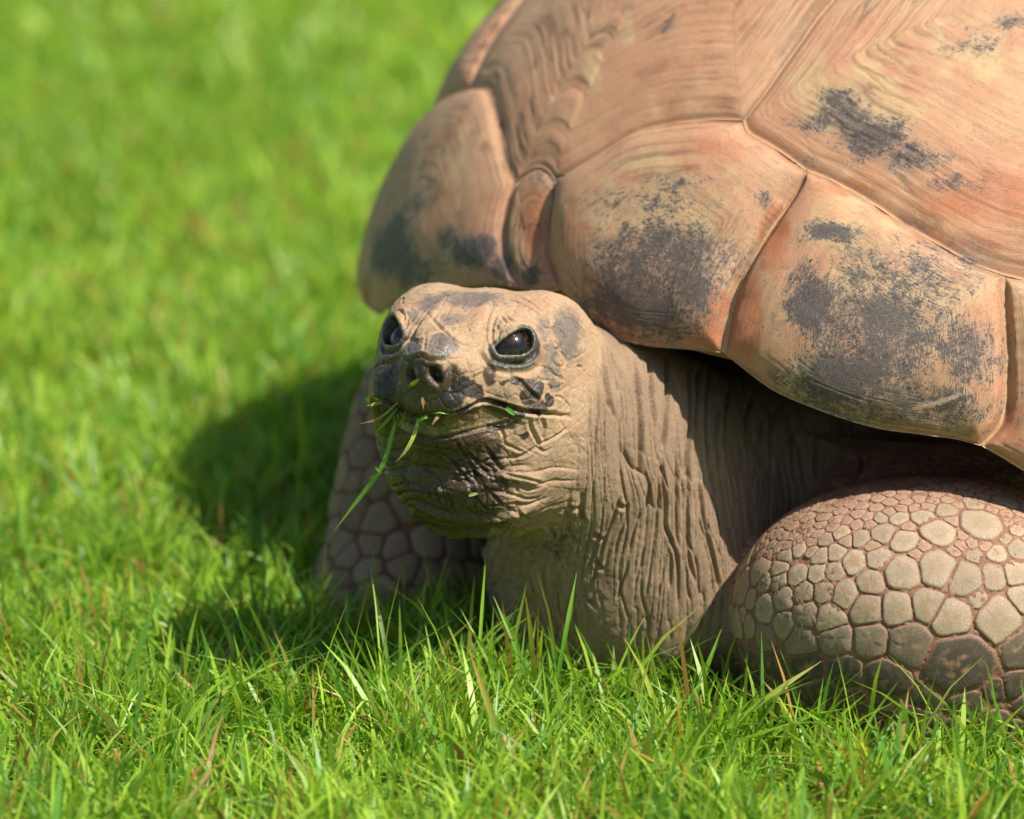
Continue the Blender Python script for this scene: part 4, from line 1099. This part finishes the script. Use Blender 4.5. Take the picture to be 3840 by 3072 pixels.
def blade_mesh(name, V, tipc, rootc):
    n = len(V); b = np.arange(n)[:, None] * 7
    q = np.concatenate([b + np.array([0, 1, 3, 2]), b + np.array([2, 3, 5, 4])], 1)
    loops = np.concatenate([q, b + np.array([4, 5, 6])], 1)
    me = new_mesh(name, V.reshape(-1, 3), loops.ravel(), np.tile([4, 4, 3], n))
    lv = np.array([0, 0, .36, .36, .7, .7, 1.0])
    c = rootc[:, None] + (tipc - rootc)[:, None] * lv[None, :, None]
    add_color(me, c.reshape(-1, 3))
    return me
roots = []
for y0, y1, dens, hw in ((-.55, -.10, 30000, 0), (-.10, .55, 34000, 0), (.55, 1.3, 22000, 1), (1.3, 2.4, 12000, 2), (2.4, 4.6, 7000, 3)):
    xw = .125 * (3 + y1) + .16
    n = int((y1 - y0) * 2 * xw * dens)
    roots.append(np.stack([rng.uniform(-xw, xw, n), rng.uniform(y0, y1, n), np.full(n, hw)], 1))
for y0, y1, dens, hw, xo in ((-.4, .55, 9000, 1, .5), (.55, 2.4, 5000, 2, .8), (2.4, 5.5, 2600, 3, 1.6)):
    xi = .125 * (3 + y1) + .10; n = int((y1 - y0) * 2 * xo * dens)
    roots.append(np.stack([rng.choice([-1, 1], n) * rng.uniform(xi, xi + xo, n), rng.uniform(y0, y1, n), np.full(n, hw)], 1))
R = np.vstack(roots); tier = R[:, 2].astype(int)
n = len(R); R[:, 2] = -.004
clump = sstep(.25, .75, fbm(np.stack([R[:, 0] * 17, R[:, 1] * 17, R[:, 0] * 0], 1), 3, 600))
tall = rng.random(n)
h = (.024 + .028 * rng.random(n)) * (.55 + .85 * clump) + np.where(tall > .93, .028 * rng.random(n), 0) + np.where(tall > .991, .028, 0)
wd = (.0016 + .0020 * rng.random(n) + .0030 * (rng.random(n) < .22) * rng.random(n)) * np.array([1, 1.2, 1.6, 2.2])[tier]
fr = (np.abs(R[:, 1] + .0) < .13) & (R[:, 0] > -.25) & (R[:, 0] < .4) & (rng.random(n) < .16)
h = h + fr * rng.uniform(.012, .045, n)
az = rng.uniform(0, 2 * math.pi, n); lean = np.abs(rng.normal(.25, .38, n)); curl = np.abs(rng.normal(.2, .42, n))
face = rng.uniform(0, 2 * math.pi, n)
BL = blades(R, h, wd, az, lean, curl, face)
near = (np.abs(R[:, 1] - .15) < .5) & (R[:, 0] > -.3) & (R[:, 0] < .65)
keep = np.ones(n, bool); ix = np.nonzero(near)[0]
dead = np.zeros(len(ix), bool)
for k in (0, 2, 4, 6):
    dead |= sdf(BL[ix, k] + np.array([0, 0, .004])) < .001
keep[ix[dead]] = False
BL, h, tier2, Rk = BL[keep], h[keep], tier[keep], R[keep]; n = len(h)
big = fbm(np.stack([Rk[:, 0] * 2.2, Rk[:, 1] * 2.2, Rk[:, 0] * 0], 1), 3, 610)
g1 = lin(138, 176, 48); g2 = lin(186, 211, 80); g3 = lin(106, 156, 60)
u = rng.random(n)[:, None]; v = sstep(.3, .7, big)[:, None]
tip = g1 + (g2 - g1) * np.clip(u * .7 + v * .5 - .1, 0, 1); tip = tip + (g3 - tip) * (rng.random(n)[:, None] < .3) * .9; tip = tip * (.82 + .36 * rng.random((n, 1)))
root = tip * np.array([.9, .92, .8])
dry = rng.random(n) < .06
tip[dry] = lin(206, 156, 84) * (.5 + .7 * rng.random((dry.sum(), 1))); root[dry] = lin(150, 120, 60)
tipdry = rng.random(n) < .05; tip[tipdry] = lin(190, 170, 90)
obj('grass', blade_mesh('grass', BL, tip, root), M_GRASS, kind='stuff', label='short bright green lawn grass around and behind the tortoise', cat='grass')
print('blades', n)

# dew on the blades
pick = rng.choice(n, 420, replace=False); pick = pick[(Rk[pick, 1] < 1.2)]
bbm = bmesh.new()
for i in pick:
    c = BL[i, rng.integers(2, 7)]; r = rng.uniform(.0006, .0013)
    bmesh.ops.create_icosphere(bbm, subdivisions=1, radius=r, matrix=__import__('mathutils').Matrix.Translation(Vector(c) + Vector((0, -.0005, .0008))))
me = bpy.data.meshes.new('dew'); bbm.to_mesh(me); bbm.free(); me.polygons.foreach_set('use_smooth', np.ones(len(me.polygons), bool))
m = N('dew'); m.b.inputs['Base Color'].default_value = (.95, .97, 1, 1); m.b.inputs['Roughness'].default_value = .02; m.b.inputs['Transmission Weight'].default_value = 1; m.b.inputs['IOR'].default_value = 1.33
obj('dew', me, m.m, kind='stuff', label='dew drops clinging to the grass blades', cat='dew')

# ------------------------------------------------------------------ grass held in the mouth and other single blades
def ribbon(name, pts, w, c0, c1, label, group=None, tipw=.1, rise=.25):
    """a single blade along 3-D points, V-folded along its midrib"""
    L = catmull(np.array(pts, float), .006); n = len(L); t = np.linspace(0, 1, n)
    tan = np.gradient(L, axis=0); tan /= np.linalg.norm(tan, axis=1, keepdims=True)
    view = CAM - L; view /= np.linalg.norm(view, axis=1, keepdims=True)
    sd = np.cross(tan, view + np.array([.25, 0, .2])); sd /= np.linalg.norm(sd, axis=1, keepdims=True); up = np.cross(sd, tan)
    prof = w / 2 * np.minimum(1, .55 + 1.6 * t) * np.clip((1 - t) * 3.2, tipw, 1)
    V = np.stack([L - sd * prof[:, None] + up * (prof * rise)[:, None], L - up * (prof * rise)[:, None], L + sd * prof[:, None] + up * (prof * rise)[:, None]], 1).reshape(-1, 3)
    i = np.arange(n - 1) * 3
    q = np.vstack([np.stack([i, i + 1, i + 4, i + 3], 1), np.stack([i + 1, i + 2, i + 5, i + 4], 1)])
    me = new_mesh(name, V, q.ravel(), np.full(len(q), 4))
    c0 = np.asarray(c0); c1 = np.asarray(c1); tc = np.repeat(t, 3)[:, None]
    add_color(me, c0 + (c1 - c0) * tc ** 2)
    return obj(name, me, M_GRASS, label=label, cat='sprig', group=group)
def at(px, py, dY=-.004):
    h_ = hit(px, py)
    if h_ is None:
        h_ = P(px, py, lY)
    return h_ + np.array([0, dY, 0])
gL, gD, gS = lin(150, 190, 60), lin(96, 150, 44), lin(190, 160, 100)
mouthY = hit(1560, 1560)[1]; lY = hit(1450, 1530)[1]
ribbon('chewed_sprig', [P(1505, 1540, lY + .004), P(1478, 1600, lY - .012), P(1445, 1720, lY - .018), P(1400, 1800, lY - .016), P(1330, 1890, lY - .012), P(1250, 1995, lY - .008)], .0030, lin(120, 168, 70), lin(160, 196, 80), 'long green blade dangling from the left corner of the tortoise mouth')
ribbon('chewed_sprig', [P(1408, 1750, lY - .016), P(1425, 1770, lY - .018), P(1384, 1795, lY - .016)], .003, gD, gD, 'tiny side leaf on the long dangling blade')
ribbon('chewed_sprig', [P(1572, 1545, mouthY + .003), P(1566, 1590, mouthY - .012), P(1545, 1650, mouthY - .018), P(1515, 1700, mouthY - .018), P(1484, 1732, mouthY - .016)], .0026, lin(176, 206, 90), lin(224, 190, 120), 'short pale blade hanging from the middle of the mouth')
ribbon('dry_straw', [P(1500, 1500, lY - .006), P(1470, 1530, lY - .010), P(1420, 1570, lY - .012), P(1340, 1592, lY - .010)], .0016, gS, lin(150, 120, 70), 'dry brown stalk poking left out of the mouth')
ribbon('chewed_sprig', [P(1490, 1530, lY - .008), P(1450, 1580, lY - .014), P(1405, 1625, lY - .012)], .0020, gD, gL, 'thin green blade beside the dry stalk in the mouth')
for pts, wd_, c_, lb in (([(1372, 1506), (1400, 1488), (1424, 1502)], .0045, lin(70, 130, 40), 'small green leaf stuck at the far corner of the mouth'),
                         ([(1622, 1543), (1650, 1538), (1684, 1550)], .0032, gL, 'green sliver lying on the lower lip'),
                         ([(1584, 1488), (1590, 1515), (1598, 1552)], .0026, gS, 'straw fragment stuck upright on the beak'),
                         ([(1898, 1528), (1915, 1540), (1930, 1553)], .0034, lin(90, 160, 40), 'green crumb near the corner of the mouth'),
                         ([(1758, 1856), (1775, 1850), (1792, 1848)], .0024, lin(190, 210, 130), 'pale green crumb on the throat'),
                         ([(1530, 1450), (1555, 1432), (1572, 1418)], .0030, lin(130, 150, 50), 'green shred lying across the nostrils')):
    ribbon('leaf_shred', [at(*q, -.0025) for q in pts], wd_, c_, c_ * .9, lb, tipw=.3)
for k in range(9):
    px0 = 1440 + 26 * k + rng.uniform(-10, 10); py0 = float(np.interp(px0, [1430, 1500, 1594, 1700], [1504, 1540, 1555, 1546])) + 4
    h0 = at(px0, py0, .001); dx = rng.uniform(-60, 30); dy = rng.uniform(10, 60); c_ = [gD, gL, gS][int(rng.integers(0, 3))] * rng.uniform(.6, 1.0)
    ribbon('chewed_scrap', [h0, P(px0 + dx * .4, py0 + dy * .3, h0[1] - .006), P(px0 + dx, py0 + dy, h0[1] - .007)], rng.uniform(.0014, .0026), c_, c_ * .9, 'short crushed scrap of grass gripped between the lips', 'crushed grass in the jaws', tipw=.3)
TALL = [((1790, 2640), (1800, 2400), (1822, 2080), -.0, .0034, gL, gL, 'tall upright blade in front of the throat'),
        ((1480, 2640), (1440, 2400), (1392, 2165), .02, .0042, gD, lin(200, 200, 150), 'tall pale tipped blade left of the throat'),
        ((1950, 3000), (1850, 2700), (1760, 2440), -.16, .0065, lin(110, 150, 40), lin(190, 150, 70), 'broad blurred blade leaning left with a brown tip'),
        ((2080, 2600), (2120, 2380), (2162, 2150), -.01, .0044, gD, gL, 'tall blade crossing the lit part of the neck'),
        ((2560, 2720), (2620, 2580), (2705, 2360), -.02, .0042, gD, gL, 'blade standing before the base of the neck'),
        ((2640, 2800), (2900, 2600), (3080, 2480), -.10, .0050, gL, gS, 'long blade leaning right towards the foreleg'),
        ((1980, 2560), (1930, 2420), (1850, 2235), -.01, .0034, gD, gL, 'thin blade leaning left below the throat')]
for a0, a1, a2, Y_, w_, c0_, c1_, lb in TALL:
    ribbon('tall_sprig', [P(*a0, Y_), P(*a1, Y_ + .005), P(*a2, Y_ + .02)], w_ * .7, c0_, c1_, lb, tipw=.12)
#@@END
